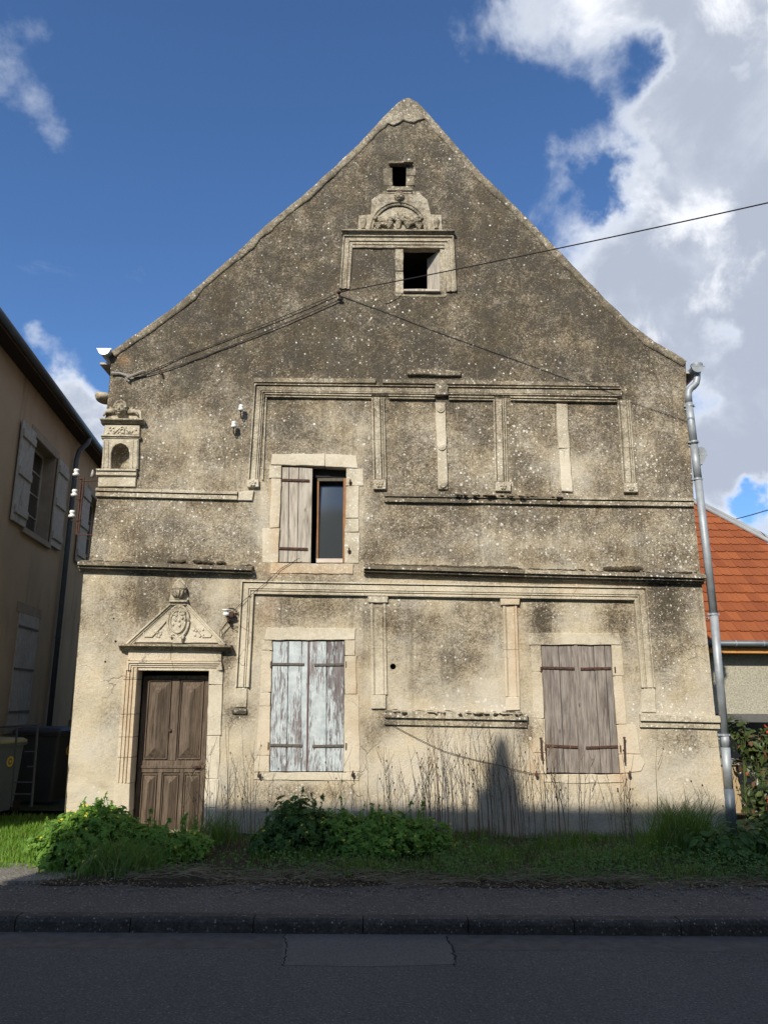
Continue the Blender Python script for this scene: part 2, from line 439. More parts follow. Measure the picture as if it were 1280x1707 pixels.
    h=nt.math('ADD',h,nt.math('MULTIPLY',n2,1.1)); h=nt.math('SUBTRACT',h,nt.math('MULTIPLY',ck,1.2))
    bump(nt,b,h,.85,.011 if not stone else .009)
    return m
PLASTER=facade_mat('weathered_plaster',(.585,.53,.43),(.066,.057,.044))
STONE=facade_mat('carved_limestone',(.66,.60,.48),(.085,.075,.058),True)

def simple(name,col,rough=.8,metal=0,var=.15,scale=8,bumps=0,spec=.25,col2=None):
    m,nt,b=newmat(name); P=nt.new('ShaderNodeTexCoord').outputs['Object']
    n=nt.noise(P,scale,5,.6)
    c2=col2 or tuple(c*(1-var) for c in col)
    c=nt.mix(nt.mr(n,.3,.7),tuple(min(1,x*(1+var*.5)) for x in col),c2)
    nt.l.new(c,b.inputs['Base Color']); b.inputs['Roughness'].default_value=rough; b.inputs['Metallic'].default_value=metal
    b.inputs['Specular IOR Level'].default_value=spec
    if bumps: bump(nt,b,nt.noise(P,scale*4,4,.6),bumps,.01)
    return m
DARK=simple('interior_dark',(.03,.028,.025),.95,0,.3,3)
IRON=simple('rusty_iron',(.10,.05,.035),.85,.1,.5,30,.4,col2=(.045,.03,.025))
IRONP=simple('painted_iron',(.07,.06,.05),.8,.1,.5,30,.3,col2=(.16,.14,.12))
ZINC=simple('zinc_sheet',(.36,.39,.41),.55,.35,.30,5,.08,.4)
ZINCD=simple('painted_grey_pipe',(.13,.16,.19),.5,.3,.2,5,0,.4)
PORC=simple('white_porcelain',(.78,.78,.74),.25,0,.08,6,0,.5)
CABLE=simple('black_cable',(.025,.022,.02),.6,0,.3,9)
WHITE=simple('white_zinc_cap',(.82,.82,.80),.4,.1,.1,5,0,.5)

def wood_mat(name,base,dark,paint=None,peel=.5,grain=1.0,pcol2=None):
    m,nt,b=newmat(name); P=pos(nt); rnd=nt.new('ShaderNodeObjectInfo').outputs['Random']
    off=nt.new('ShaderNodeCombineXYZ',{0:nt.math('MULTIPLY',rnd,31.0),2:nt.math('MULTIPLY',rnd,17.0)}).outputs[0]
    V=nt.new('ShaderNodeVectorMath',{0:P,1:off},operation='ADD').outputs[0]
    Vg=nt.vscale(V,(60,60,3.0)); n1=nt.noise(Vg,1.0,6,.65,.6)
    Vk=nt.vscale(V,(14,14,2.2)); n2=nt.noise(Vk,1.0,5,.6,1.2); n3=nt.noise(V,2.2,3,.5)
    f=nt.math('ADD',nt.math('MULTIPLY',nt.math('SUBTRACT',n1,.5),1.6),n2)
    col=nt.mix(nt.mr(f,.15,.70),dark,base)
    col=nt.mix(1.0,col,nt.new('ShaderNodeCombineColor',{0:nt.mr(rnd,0,1,.82,1.12),1:nt.mr(rnd,0,1,.82,1.10),2:nt.mr(rnd,0,1,.82,1.08)}).outputs[0],'MULTIPLY')
    # knots
    vk=nt.new('ShaderNodeTexVoronoi',{'Vector':nt.vscale(V,(5.5,1.0,2.3)),'Scale':1.0})
    kn=nt.math('MULTIPLY',nt.mr(vk.outputs['Distance'],.03,.10,1,0),.75)
    col=nt.mix(kn,col,tuple(c*.35 for c in dark))
    if paint:
        pn=nt.math('ADD',nt.math('MULTIPLY',nt.math('SUBTRACT',nt.noise(nt.vscale(V,(55,55,5.0)),1.0,8,.72,.8),.5),1.7),nt.noise(nt.vscale(V,(5,5,1.1)),1.0,4,.6))
        msk=nt.mr(nt.math('ADD',pn,nt.mr(rnd,0,1,-.06,.07)),peel-.02,peel+.05)
        pc=nt.mix(nt.mr(nt.noise(V,9,5,.6),.35,.65),paint,pcol2 or tuple(c*.8 for c in paint))
        col=nt.mix(msk,col,pc)
        h=nt.math('ADD',n1,nt.math('MULTIPLY',msk,1.0))
    else: h=n1
    nt.l.new(col,b.inputs['Base Color']); b.inputs['Roughness'].default_value=.85
    bump(nt,b,h,.7,.004)
    return m
WBLUE=wood_mat('peeling_pale_blue_paint',(.27,.24,.235),(.11,.085,.09),(.53,.575,.58),.40,1,(.38,.42,.435))
WBROWN=wood_mat('bare_purple_brown_wood',(.20,.14,.13),(.09,.06,.06))
WGREY=wood_mat('silvered_grey_wood',(.32,.285,.255),(.105,.085,.075))
WPALE=wood_mat('bleached_wood',(.58,.53,.45),(.24,.20,.155))
WDOOR=wood_mat('old_brown_door_wood',(.165,.125,.092),(.045,.033,.024))
WORANGE=simple('varnished_frame',(.28,.13,.05),.5,0,.3,10)
WSASH=simple('faded_sash_paint',(.55,.48,.42),.7,0,.2,10)
def glass_mat(name,col,rough,spec=.5):
    m,nt,b=newmat(name)
    nt.l.new(nt.mix(nt.noise(pos(nt),2.0,4,.6),col,tuple(c*1.5 for c in col)),b.inputs['Base Color'])
    b.inputs['Roughness'].default_value=rough; b.inputs['Specular IOR Level'].default_value=spec; b.inputs['Coat Weight'].default_value=.6; b.inputs['Coat Roughness'].default_value=rough
    return m
GLASS=glass_mat('dusty_glass',(.030,.035,.038),.12,.9)
GLASSD=glass_mat('dark_glass',(.012,.014,.016),.08,.6)

def ground_mat(name,c1,c2,speck,spk,scale=140,rough=.95,bs=.5,patch=.9):
    m,nt,b=newmat(name); P=pos(nt)
    n=nt.noise(P,patch,5,.65); n2=nt.noise(P,12,4,.6)
    col=nt.mix(nt.mr(nt.math('ADD',nt.math('MULTIPLY',n,.7),nt.math('MULTIPLY',n2,.3)),.35,.65),c1,c2)
    gr=nt.noise(P,scale*.8,3,.8); col=nt.mix(1.0,col,nt.mix(nt.mr(gr,.3,.7),(.55,.55,.55),(1.45,1.45,1.45)),'MULTIPLY')
    v=nt.new('ShaderNodeTexVoronoi',{'Vector':P,'Scale':scale}); cs=nt.new('ShaderNodeSeparateColor',{0:v.outputs['Color']})
    f=nt.math('MULTIPLY',nt.mr(cs.outputs[0],1-spk,1.0,0,1),nt.mr(v.outputs['Distance'],.2,.5,1,0))
    col=nt.mix(f,col,speck)
    dk=nt.math('MULTIPLY',nt.mr(cs.outputs[1],.6,1,0,.6),nt.mr(v.outputs['Distance'],.2,.6,1,.2))
    col=nt.mix(dk,col,tuple(c*.45 for c in c1))
    nt.l.new(col,b.inputs['Base Color']); b.inputs['Roughness'].default_value=rough
    bump(nt,b,nt.math('ADD',v.outputs['Distance'],nt.noise(P,60,3,.6)),bs,.006)
    return m
ASPH=ground_mat('pavement_asphalt',(.118,.104,.092),(.082,.074,.068),(.36,.33,.28),.28,52,.95,1.0)
ROADM=ground_mat('road_asphalt',(.108,.100,.094),(.080,.075,.072),(.24,.23,.21),.22,70,.92,.8,.5)
PATCHM=ground_mat('smooth_road_patch',(.128,.121,.112),(.108,.102,.096),(.20,.19,.18),.15,90,.92,.3,1.2)
KERBM=ground_mat('kerb_concrete',(.082,.074,.064),(.040,.036,.033),(.38,.35,.29),.16,55,.95,.6,3)
GRAV=ground_mat('pale_gravel',(.22,.20,.17),(.15,.14,.12),(.48,.45,.38),.45,45,.95,1.0)
SOIL=ground_mat('dark_soil',(.050,.038,.026),(.025,.022,.015),(.12,.10,.07),.10,60,.98,1.0,2)
LAWN=ground_mat('lawn_ground',(.035,.055,.015),(.025,.032,.012),(.09,.08,.04),.10,60,.98,.8,2)

def leaf_mat(name,a,b_,c=None,trans=.35,rough=.55):
    m,nt,b=newmat(name); ri=nt.new('ShaderNodeNewGeometry').outputs['Random Per Island']
    col=nt.mix(ri,a,b_)
    if c: col=nt.mix(nt.mr(ri,.86,.9),col,c)
    nt.l.new(col,b.inputs['Base Color']); b.inputs['Roughness'].default_value=rough
    tr=nt.new('ShaderNodeBsdfTranslucent',{'Color':nt.mix(1.0,col,(1.3,1.5,.6),'MULTIPLY')})
    mx=nt.new('ShaderNodeMixShader',{0:trans,1:b.outputs[0],2:tr.outputs[0]})
    out=[n for n in nt.n if n.type=='OUTPUT_MATERIAL'][0]; nt.l.new(mx.outputs[0],out.inputs[0])
    return m
LF_CEL=leaf_mat('celandine_leaf',(.095,.20,.030),(.19,.33,.055))
LF_DARK=leaf_mat('dark_weed_leaf',(.045,.10,.028),(.10,.19,.045))
LF_GRASS=leaf_mat('grass_blade',(.075,.15,.028),(.15,.24,.05),(.32,.27,.13))
LF_LAWN=leaf_mat('lawn_blade',(.12,.25,.03),(.20,.36,.05),(.28,.30,.08))
LF_HEDGE=leaf_mat('photinia_leaf',(.040,.060,.022),(.085,.115,.035),(.15,.08,.045),.2,.35)
LF_RED=leaf_mat('red_flower',(.40,.035,.02),(.55,.07,.04),None,.2)
LF_YEL=leaf_mat('yellow_petal',(.62,.50,.04),(.75,.65,.08),None,.2)
STRAW=simple('dry_stalk',(.22,.16,.10),.9,0,.5,12,col2=(.10,.07,.045))
MOSS=simple('dry_moss',(.10,.078,.045),.98,0,.5,40,.8,col2=(.02,.016,.012))
LICY=simple('yellow_lichen',(.42,.30,.05),.95,0,.4,40,.5)

# ------------------------------------------------------------------ GROUND, ROAD, PAVEMENT
KY=onz(640,1533,0).y                        # kerb line
def sheet(name,x0,x1,y0,y1,z,mat,n=1,und=0):
    vs=[];fs=[];nx=max(1,int(n*(x1-x0)));ny=max(1,int(n*(y1-y0)))
    for j in range(ny+1):
        for i in range(nx+1):
            x=x0+(x1-x0)*i/nx; y=y0+(y1-y0)*j/ny
            vs.append((x,y,z+(und*noise.noise(Vector((x*.7,y*.7,0))) if und else 0)))
    for j in range(ny):
        for i in range(nx): a=j*(nx+1)+i; fs.append((a,a+1,a+nx+2,a+nx+1))
    return mesh_obj(name,vs,fs,mat,None,True)
tagd(sheet('ground',-400,400,-400,400,-.16,LAWN,.02),kind='structure')
tagd(sheet('road',-60,60,.2,KY-.001,-.1035,ROADM,.5,0),kind='structure')
tagd(sheet('pavement',-40,40,KY+.145,7.95,-.004,ASPH,2,.012),kind='structure')
tagd(sheet('opposite_pavement',-40,40,-2.2,.199,.0,ASPH,1,.01),kind='structure')
def verge_z(x,y): return .0+ .05*noise.noise(Vector((x*1.3,y*1.3,5)))- .012*max(0,y-8)
vs=[];fs=[];nx,ny=150,40
X0,X1,Y0,Y1=-8,9,7.55,12.2
for j in range(ny+1):
    for i in range(nx+1):
        x=X0+(X1-X0)*i/nx; y=Y0+(Y1-Y0)*j/ny
        edge=7.72+.12*noise.noise(Vector((x*1.7,0,1)))+(.45 if x<-3.3 else 0)
        vs.append((x,y,verge_z(x,y)+.012-max(0,edge-y)*.35))
for j in range(ny):
    for i in range(nx): a=j*(nx+1)+i; fs.append((a,a+1,a+nx+2,a+nx+1))
tagd(mesh_obj('verge',vs,fs,SOIL,None,True),kind='structure')
tagd(sheet('yard',-9.5,9.5,12.2,30,.02,LAWN,1,.02),kind='structure')
# pale gravel patch beside the lawn, left
gp=[onz(*p,.02) for p in [(-60,1475),(0,1470),(60,1468),(110,1463),(140,1452),(120,1442),(60,1440),(0,1438),(-80,1438)]]
vs=[Vector((p.x,p.y,.022)) for p in gp]+[Vector((p.x,p.y,-.03)) for p in gp]; n=len(gp)
tagd(mesh_obj('gravel_patch',vs,[tuple(range(n))]+[(i,(i+1)%n,n+(i+1)%n,n+i) for i in range(n)],GRAV),kind='structure')
# smooth patch let into the road at the kerb
pp=[onz(*p,-.1) for p in [(473,1557),(745,1557),(760,1607),(612,1611),(470,1608)]]
vs=[Vector((p.x,min(p.y,KY-.004),-.1010)) for p in pp]+[Vector((p.x,min(p.y,KY-.004),-.13)) for p in pp]; n=5
tagd(mesh_obj('road_patch',vs,[tuple(range(n))]+[(i,(i+1)%n,n+(i+1)%n,n+i) for i in range(n)],PATCHM),kind='structure')
# gutter strip of smoother asphalt along the kerb
tagd(sheet('gutter_strip',-30,30,KY-.38,KY-.002,-.1023,simple('worn_gutter_asphalt',(.104,.094,.086),.95,0,.3,9,.5),1,0),kind='structure')
CRK=simple('crack_dirt',(.018,.017,.015),.95)
def crack(px_,w,seed):
    rg=random.Random(seed); pts=[]; A=[onz(*p,-.1) for p in px_]
    for a,b in zip(A[:-1],A[1:]):
        k=max(2,int((b-a).length/.025)); pts += [a.lerp(b,i/k)+Vector((rg.gauss(0,.007),rg.gauss(0,.007),0)) for i in range(k)]
    vs=[];fs=[]
    for i,p in enumerate(pts):
        ww=w*rg.uniform(.3,1); y=min(p.y,KY-.006); vs += [(p.x-ww,y,-.0995),(p.x+ww,y+ww*.6 if y+ww*.6<KY-.005 else y,-.0995)]
    fs=[(2*i,2*i+1,2*i+3,2*i+2) for i in range(len(pts)-1)]
    tagd(mesh_obj('road_crack',vs,fs,CRK),kind='structure')
crack([(474,1558),(478,1580),(471,1612)],.007,1); crack([(742,1560),(757,1582),(760,1612)],.008,2); crack([(760,1612),(900,1618)],.003,3)
# kerb stones
kerb=empty('kerb',(0,KY,-.1),'dark gravelly concrete kerb running along the road edge','kerb')
jx=[onz(px,1533,0).x for px in (-360,-170,20,215,422,605,780,955,1130,1310,1500,1690)]
kn=bpy.data.meshes.new('kerb_stone')
for a,b in zip(jx[:-1],jx[1:]):
    m=MB(); e=.012; z1=.004+random.uniform(-.004,.006); dy=random.uniform(-.006,.006)
    m.add([(a+.005,KY+dy,-.2),(b-.005,KY+dy,-.2),(b-.005,KY+dy,z1-.03),(a+.005,KY+dy,z1-.03),(b-.005,KY+.02+dy,z1),(a+.005,KY+.02+dy,z1),
           (b-.005,KY+.14+dy,z1+.002),(a+.005,KY+.14+dy,z1+.002),(b-.005,KY+.14+dy,-.2),(a+.005,KY+.14+dy,-.2)],
          [(0,1,2,3),(3,2,4,5),(5,4,6,7),(7,6,8,9),(0,3,5,7,9),(1,8,6,4,2)])
    
    me_=MB(); nn=8
    for q in range(nn+1):
        xx=a+.004+(b-a-.008)*q/nn; c1=random.uniform(-.005,.005); c2=random.uniform(-.005,.004); ee=.006 if q in (0,nn) else 0
        me_.v += [Vector(v) for v in ((xx,KY+dy+c1*.5+ee,-.2),(xx,KY+dy+c1+ee,z1-.035+c2),(xx,KY+.012+dy+c1+ee,z1-.012+c2),(xx,KY+.03+dy,z1+c2*.5-ee*.6),(xx,KY+.15+dy,z1-.002-ee*.4),(xx,KY+.15+dy,-.2))]
    for q in range(nn):
        for w_ in range(5): i_=q*6+w_; me_.f.append((i_,i_+6,i_+7,i_+1))
    me_.f += [(0,1,2,3,4,5),tuple(reversed([nn*6+t for t in range(6)]))]
    me_.build('kerb_stone',KERBM,kerb)

# ------------------------------------------------------------------ THE STONE HOUSE
house=empty('stone_house',(0,D,0),'old grey gabled stone house with carved Renaissance mouldings and closed shutters','house')
Ledge=[(104,1440),(107,1370),(117,1240),(128,1100),(140,955),(150,930),(157,870),(163,830),(170,770),(176,700),(181,660),(184,625),(186,588)]
Redge=[(1142,603),(1143,640),(1148,720),(1158,870),(1168,965),(1190,1180),(1213,1390),(1219,1450)]
roofl=[(215,567),(250,543),(300,506),(350,462),(400,418),(450,372),(500,332),(550,287),(600,240),(640,196),(662,174),(680,166),(697,173),(720,199),(760,244),(800,289),(850,337),(900,388),(950,440),(1000,492),(1050,541),(1090,571),(1120,588)]
outer=[w2(*p) for p in Ledge+roofl+Redge]
def shr(ps,e=.03):                     # opening polygon in metres grown by e
    q=[w2(*p) for p in ps]; cx=sum(a for a,_ in q)/len(q); cz=sum(b for _,b in q)/len(q)
    return [(x+(e if x>cx else -e), z+(e if z>cz else -e)) for x,z in q]
OP=dict(door=[(232,1117),(350,1116),(338,1425),(212,1425)],
 upper=[(470,778),(578,780),(574,938),(464,938)],
 low_l=[(454,1068),(575,1068),(573,1287),(449,1287)],
 low_r=[(901,1075),(1018,1075),(1033,1290),(911,1290)],
 attic=[(672,415),(733,415),(733,489),(672,489)],
 top=[(654,279),(676,279),(676,310),(654,310)])
holes=[shr(v,.03) for v in OP.values()]
nic=[(187,781),(187,757),(190,748),(195,743),(203,740),(211,743),(216,749),(218,757),(217,781)]
holes.append(shr(nic,.0))
hc=w2(655,1111); holes.append([(hc[0]+.04*cos(a*pi/5),hc[1]+.04*sin(a*pi/5)) for a in range(10)])
def fdisp(x,z):
    n=noise.noise(Vector((x*.9,z*.9,1)))*.014+noise.noise(Vector((x*4,z*4,2)))*.006+noise.noise(Vector((x*11,z*11,2)))*.003
    px,py=topx(x,D,z)
    if px<190 and py>1275 and py>1275+(px-115)*.6:          # broken render, bare rubble
        n+=-.018+noise.noise(Vector((x*9,z*9,4)))*.02+noise.noise(Vector((x*20,z*20,4)))*.008
    return n
vs,fs=wall_mesh(FA,outer,holes,.062,fdisp)
mesh_obj('facade_wall',vs,fs,PLASTER,house,True,stain=(0,0,0))
# body of the wall: thickness, side walls, back wall
oc=ccw(outer); n=len(oc)
vs=[FA.p(x,z,.004) for x,z in oc]+[FA.p(x,z,-.5) for x,z in oc]
mesh_obj('wall_edge',vs,[(i,(i+1)%n,n+(i+1)%n,n+i) for i in range(n)],PLASTER,house,stain=(0,0,0))
LX=w2(107,1370)[0]; RX=w2(1213,1390)[0]; EZL=w2(186,590)[1]; EZR=w2(1142,605)[1]; RL=w2(186,590)[0]; RR=w2(1142,605)[0]
apex=w2(680,168)
BK=D+11
m=MB(); m.box(RL,RL+.5,D+.5,BK,-.3,EZL-.1); m.build('side_wall',PLASTER,house,stain=(0,0,0))
m=MB(); m.box(RR-.5,RR,D+.5,BK,-.3,EZR-.1); m.build('side_wall',PLASTER,house,stain=(0,0,0))
m=MB(); m.add([(RL+.5,BK-.4,-.3),(RR-.5,BK-.4,-.3),(RR-.5,BK-.4,EZR-.2),(apex[0],BK-.4,apex[1]-.4),(RL+.5,BK-.4,EZL-.2),
   (RL+.5,BK,-.3),(RR-.5,BK,-.3),(RR-.5,BK,EZR-.2),(apex[0],BK,apex[1]-.4),(RL+.5,BK,EZL-.2)],
   [(0,1,2,3,4),(9,8,7,6,5),(0,5,6,1),(1,6,7,2),(2,7,8,3),(3,8,9,4),(4,9,5,0)])
m.build('rear_wall',PLASTER,house,stain=(0,0,0))
m=MB(); m.box(RL+.5,RR-.5,D+.5,BK-.4,3.0,3.2); m.box(RL+.5,RR-.5,D+.5,BK-.4,5.4,5.55); m.build('floor_slab',DARK,house)
# inner skin behind the facade openings (dark rooms)
m=MB(); m.box(RL+.5,RR-.5,D+3.5,D+3.6,-.2,9.0 if False else 5.4); m.build('inner_wall',DARK,house)
# roof following the wall head
prof=[w2(*p) for p in [(183,588)]+roofl+[(1145,604)]]
TILE=simple('old_roof_tiles',(.16,.10,.07),.9,0,.4,5,.6)
k=len(prof); vs=[]; fs=[]
for (x,z) in prof: vs += [(x,D+.13,z-.03),(x,BK+.05,z-.03),(x,D+.13,z-.15),(x,BK+.05,z-.15)]
for i in range(k-1):
    a=4*i; b=a+4; fs += [(a,b,b+1,a+1),(a+2,a+3,b+3,b+2),(a,a+2,b+2,b),(a+1,b+1,b+3,a+3)]
fs += [(0,1,3,2),(4*k-4,4*k-2,4*k-1,4*k-3)]
mesh_obj('roof',vs,fs,TILE,house)
# mortar verge along the gable edge: uneven strip, proud of the wall
def verge(name,seq,parent):
    out=[Vector(w2(*p)) for p in seq]; vs=[];fs=[];m=0
    dens=[]
    for a,b in zip(out[:-1],out[1:]):
        kk=max(1,int((b-a).length/.09)); dens += [a.lerp(b,j/kk) for j in range(kk)]
    dens.append(out[-1]); tot=len(dens)
    for i,p in enumerate(dens):
        t=(dens[min(i+1,tot-1)]-dens[max(i-1,0)]).normalized(); nn=Vector((t.y,-t.x))
        w=.105+.05*noise.noise(Vector((i*.13,1,seq[0][0])))+.035*noise.noise(Vector((i*.5,2,seq[0][0])))
        j=random.uniform(-.006,.006); u=.012*noise.noise(Vector((i*.4,5,0)))
        for a,h in ((-.010+u,-.1),(-.010+u,.008+j*.5),(.02,.019+j*.5),(w*.7,.017+j*.5),(w,.011),(w,-.03)):
            q=p+nn*a; vs.append(FA.p(q.x,q.y,h))
    for i in range(tot-1):
        for j in range(5): a=i*6+j; fs.append((a,a+1,a+7,a+6))
    return mesh_obj(name,vs,fs,STONE,parent,True,stain=(-.16,-.05,0))
verge('verge_mortar',[(186,587)]+roofl[:11]+[(668,170)],house)
verge('verge_mortar',[(692,170)]+roofl[12:]+[(1143,603)],house)
slab(FA,'apex_cap',[(636,204),(662,174),(671,167),(681,164),(690,168),(698,174),(724,206),(706,198),(690,206),(672,202),(655,209)],-.1,.020,STONE,house,(-.16,0,0),.008,.010,.07)

for px,py in ((193,1069),(176,1103),(190,1031)):
    q=w2(px,py); m=MB(); m.lathe((q[0],D-.002,q[1]),[(0,-.004),(.010,-.005),(.015,.004)],9,'y'); m.build('nail_hole',DARK,house)
# --- string courses and mouldings
CORN=[(0,.012),(.040,.13),(.086,.145),(.090,.085),(.100,.085),(.104,.105),(.120,.105),(.124,.06),(.150,.055),(.155,.012)]
STRING=[(0,.02),(.008,.062),(.050,.066),(.053,.022),(.062,.022),(.066,.044),(.122,.046),(.126,.006)]
ARCH=[(0,.022),(.003,.046),(.020,.050),(.023,.006),(.034,.006),(.037,.026),(.104,.028),(.107,.008),(.114,.010),(.120,.048),(.134,.050),(.138,.030),(.160,.032),(.165,.056),(.182,.054),(.186,.004)]
PIL=[(0,.0),(.003,.038),(.022,.040),(.026,.006),(.038,.006),(.042,.042),(.118,.044),(.122,.006),(.136,.006),(.140,.036),(.152,.038),(.156,.010),(.164,.010),(.168,.034),(.184,.034),(.188,.0)]
def mirror(p,w): return [(w-a,h) for a,h in reversed(p)]
mould(FA,'cornice_stone',[(137,934),(280,938),(423,943)],CORN,STONE,house,(.42,.2,0),1.15)
mould(FA,'cornice_stone',[(607,940),(870,948)],CORN,STONE,house,(.48,.15,0),1.05)
mould(FA,'cornice_stone',[(870.6,948),(1169,956)],CORN,STONE,house,(.22,.3,0),.95)
mould(FA,'string_course_stone',[(163,814),(397,820)],STRING,STONE,house,(-.18,.2,0),.9)
mould(FA,'string_course_stone',[(641,823),(934,828)],STRING,STONE,house,(.25,.0,0),1.2)
mould(FA,'string_course_stone',[(934.6,828),(1153,831)],STRING,STONE,house,(-.06,.2,0),1.0)
slab(FA,'end_stone',[(398,820),(424,818),(421,835),(397,835)],-.03,.03,STONE,house,(-.28,.1,0))
mould(FA,'string_course_stone',[(641,1183),(877,1188)],[(0,.03),(.01,.075),(.095,.078),(.10,.036),(.185,.038),(.19,.01)],STONE,house,(.34,.5,0),.9)
mould(FA,'string_course_stone',[(1064,1190),(1196,1193)],[(0,.03),(.01,.07),(.085,.072),(.09,.036),(.165,.038),(.17,.01)],STONE,house,(.12,.4,0),.9)
mould(FA,'string_course_stone',[(388,1180),(412,1181)],[(0,.02),(.03,.05),(.07,.03),(.075,.01)],STONE,house,(.3,.2,0),.9)
# upper blind frames
mould(FA,'frame_stone',[(414,800),(425,641),(1034,648)],[(0,.014),(.003,.046),(.018,.048),(.021,.004),(.034,.004),(.037,.026),(.100,.028),(.104,.010),(.112,.010),(.116,.046),(.130,.048),(.134,.024),(.150,.024),(.154,.004)],STONE,house,(-.20,.05,0),.85)
mould(FA,'frame_cap_stone',[(424,631),(626,632)],[(0,.02),(.004,.036),(.070,.038),(.074,.016)],STONE,house,(-.18,.1,0),.95,jit=.004)
mould(FA,'frame_cap_stone',[(638,633),(1030,639)],[(0,.02),(.004,.036),(.062,.038),(.066,.016)],STONE,house,(-.16,.1,0),.95,jit=.004)
for a,b in (((443,657),(619,660)),((648,660),(724,661)),((748,662),(822,663)),((850,663),(1026,666))):
    mould(FA,'panel_fillet',[a,b],[(0,.02),(.003,.056),(.020,.058),(.024,.022),(.034,.022),(.037,.042),(.052,.042),(.056,.004)],STONE,house,(-.30,0,0),1.6)
mould(FA,'panel_fillet',[(437,800),(443,660)],[(0,.008),(.004,.026),(.018,.026),(.022,.004)],STONE,house,(-.25,0,0),1.6)
for t,b in (((619,664),(622,800)),((821,667),(824,804)),((1027,668),(1036,806))):
    mould(FA,'pilaster_stone',[b,t],PIL,STONE,house,(-.24,.1,0),.62)
def base_block(x0,x1,y0,y1,dx=0):
    slab(FA,'pilaster_base',[(x0,y0),(x1,y0),(x1+dx,y1),(x0+dx,y1)],-.03,.052,STONE,house,(-.26,.35,0))
    m=MB(); cx=(x0+x1)/2+dx/2; cy=(y0+y1)/2
    for i in range(5):
        a=i*2*pi/5+.3; c=w2(cx,cy); m.ell((c[0]+.03*cos(a),D-.055,c[1]+.03*sin(a)),.022,.018,.022,7,5)
    m.ell((c[0],D-.06,c[1]),.015,.02,.015,7,5)
    m.build('carved_rosette',STONE,house,True,stain=(-.35,.2,0))
base_block(413,432,801,813); base_block(622,643,801,817); base_block(825,850,805,820); base_block(1037,1060,807,822,1)
slab(FA,'mullion_stone',[(725,672),(742,672),(744,745),(728,745)],-.03,.030,STONE,house,(-.46,-.1,0))
slab(FA,'mullion_stone',[(728,746),(744,746),(746,816),(730,816)],-.03,.030,STONE,house,(-.46,-.1,0))
slab(FA,'mullion_stone',[(926,674),(944,674),(948,748),(930,748)],-.03,.030,STONE,house,(-.42,-.1,0),rough=.008)
slab(FA,'mullion_stone',[(930,749),(948,749),(954,820),(935,820)],-.03,.030,STONE,house,(-.42,-.1,0),rough=.008)
for cy,cx in ((683,734),(746,736),(808,738)):
    c=w2(cx,cy); m=MB(); m.lathe((c[0],D-.03,c[1]),[(0,-.018),(.035,-.02),(.042,-.012),(.05,-.02),(.058,-.012),(.06,.01)],18,'y'); m.build('carved_disc',STONE,house,True,stain=(-.42,-.1,0))
slab(FA,'keystone',[(725,661),(725,645),(729,640),(735,638),(741,640),(746,646),(746,661)],-.02,.075,STONE,house,(-.28,.1,0),.01)
slab(FA,'ledge_stone',[(678,620),(700,617),(740,618),(768,621),(767,628),(679,626)],-.03,.05,STONE,house,(-.22,.3,0),.01,.006)
# ground floor blind frames
mould(FA,'frame_stone',[(393,1145),(403,968),(1076,979),(1090,1146)],ARCH,STONE,house,(-.14,-.1,0),.80)
slab(FA,'frame_foot_stone',[(393,1147),(413,1147),(411,1179),(391,1179)],-.03,.026,STONE,house,(-.05,0,0))
slab(FA,'frame_foot_stone',[(1067,1148),(1090,1148),(1092,1188),(1068,1187)],-.03,.026,STONE,house,(-.05,.1,0))
def lower_pilaster(xt0,xt1,yt,xb0,xb1,yb,st):
    slab(FA,'pilaster_capital',[(xt0-4,yt-12),(xt1+4,yt-12),(xt1+3,yt-1),(xt0-3,yt-1)],-.02,.045,STONE,house,st)
    t=(yb-22-yt)/(yb-yt); bx=xt0+(xb0-xt0)*t
    w=w2(xt1,yt)[0]-w2(xt0,yt)[0]
    pr=[(a*w/.180,h*.85) for a,h in [(0,0),(.003,.028),(.028,.030),(.034,.012),(.040,.026),(.048,.012),(.135,.012),(.140,.026),(.146,.012),(.152,.030),(.177,.028),(.180,0)]]
    mould(FA,'pilaster_stone',[(bx,yb-23),(xt0,yt)],pr,STONE,house,st,.75)
    slab(FA,'pilaster_base',[(bx,yb-22),(bx+xb1-xb0,yb-22),(xb1,yb),(xb0,yb)],-.03,.034,STONE,house,st)
lower_pilaster(617,643,1006,619,643,1181,(-.10,0,0))
lower_pilaster(837,861,1010,842,866,1184,(-.22,-.1,.25))
# --- moss on the ledges
def moss(x0,x1,y,yy,nn,h=.03,off=.10,mat=MOSS,name='moss'):
    m=MB()
    for i in range(nn):
        t=random.random(); c=w2(x0+(x1-x0)*t,y+2.6+(yy-y)*t); s=random.uniform(.5,1.3)
        q=random.uniform(.0,off); m.ell((c[0],D-q,c[1]-q*.33+random.uniform(-.004,.006)),.022*s*random.uniform(.6,2),.022*s,h*s*.55,6,4)
    o=m.build(name,mat,house,False); o['kind']='stuff'; return o
moss(150,420,932,940,90,.02); moss(283,312,932,933,26); moss(325,378,933,935,50); moss(612,860,939,944,320,.034); moss(880,930,946,948,12); moss(1004,1066,945,944,90,.05); moss(612,1160,939,952,160,.015)
moss(137,150,934,934,9,.02,.1,LICY,'yellow_lichen_tuft'); moss(642,700,1181,1182,18,.025); moss(700,870,1182,1185,90,.015); moss(760,935,822,826,60,.015)
moss(674,686,268,268,3,.02,.04,LICY,'yellow_lichen_tuft')

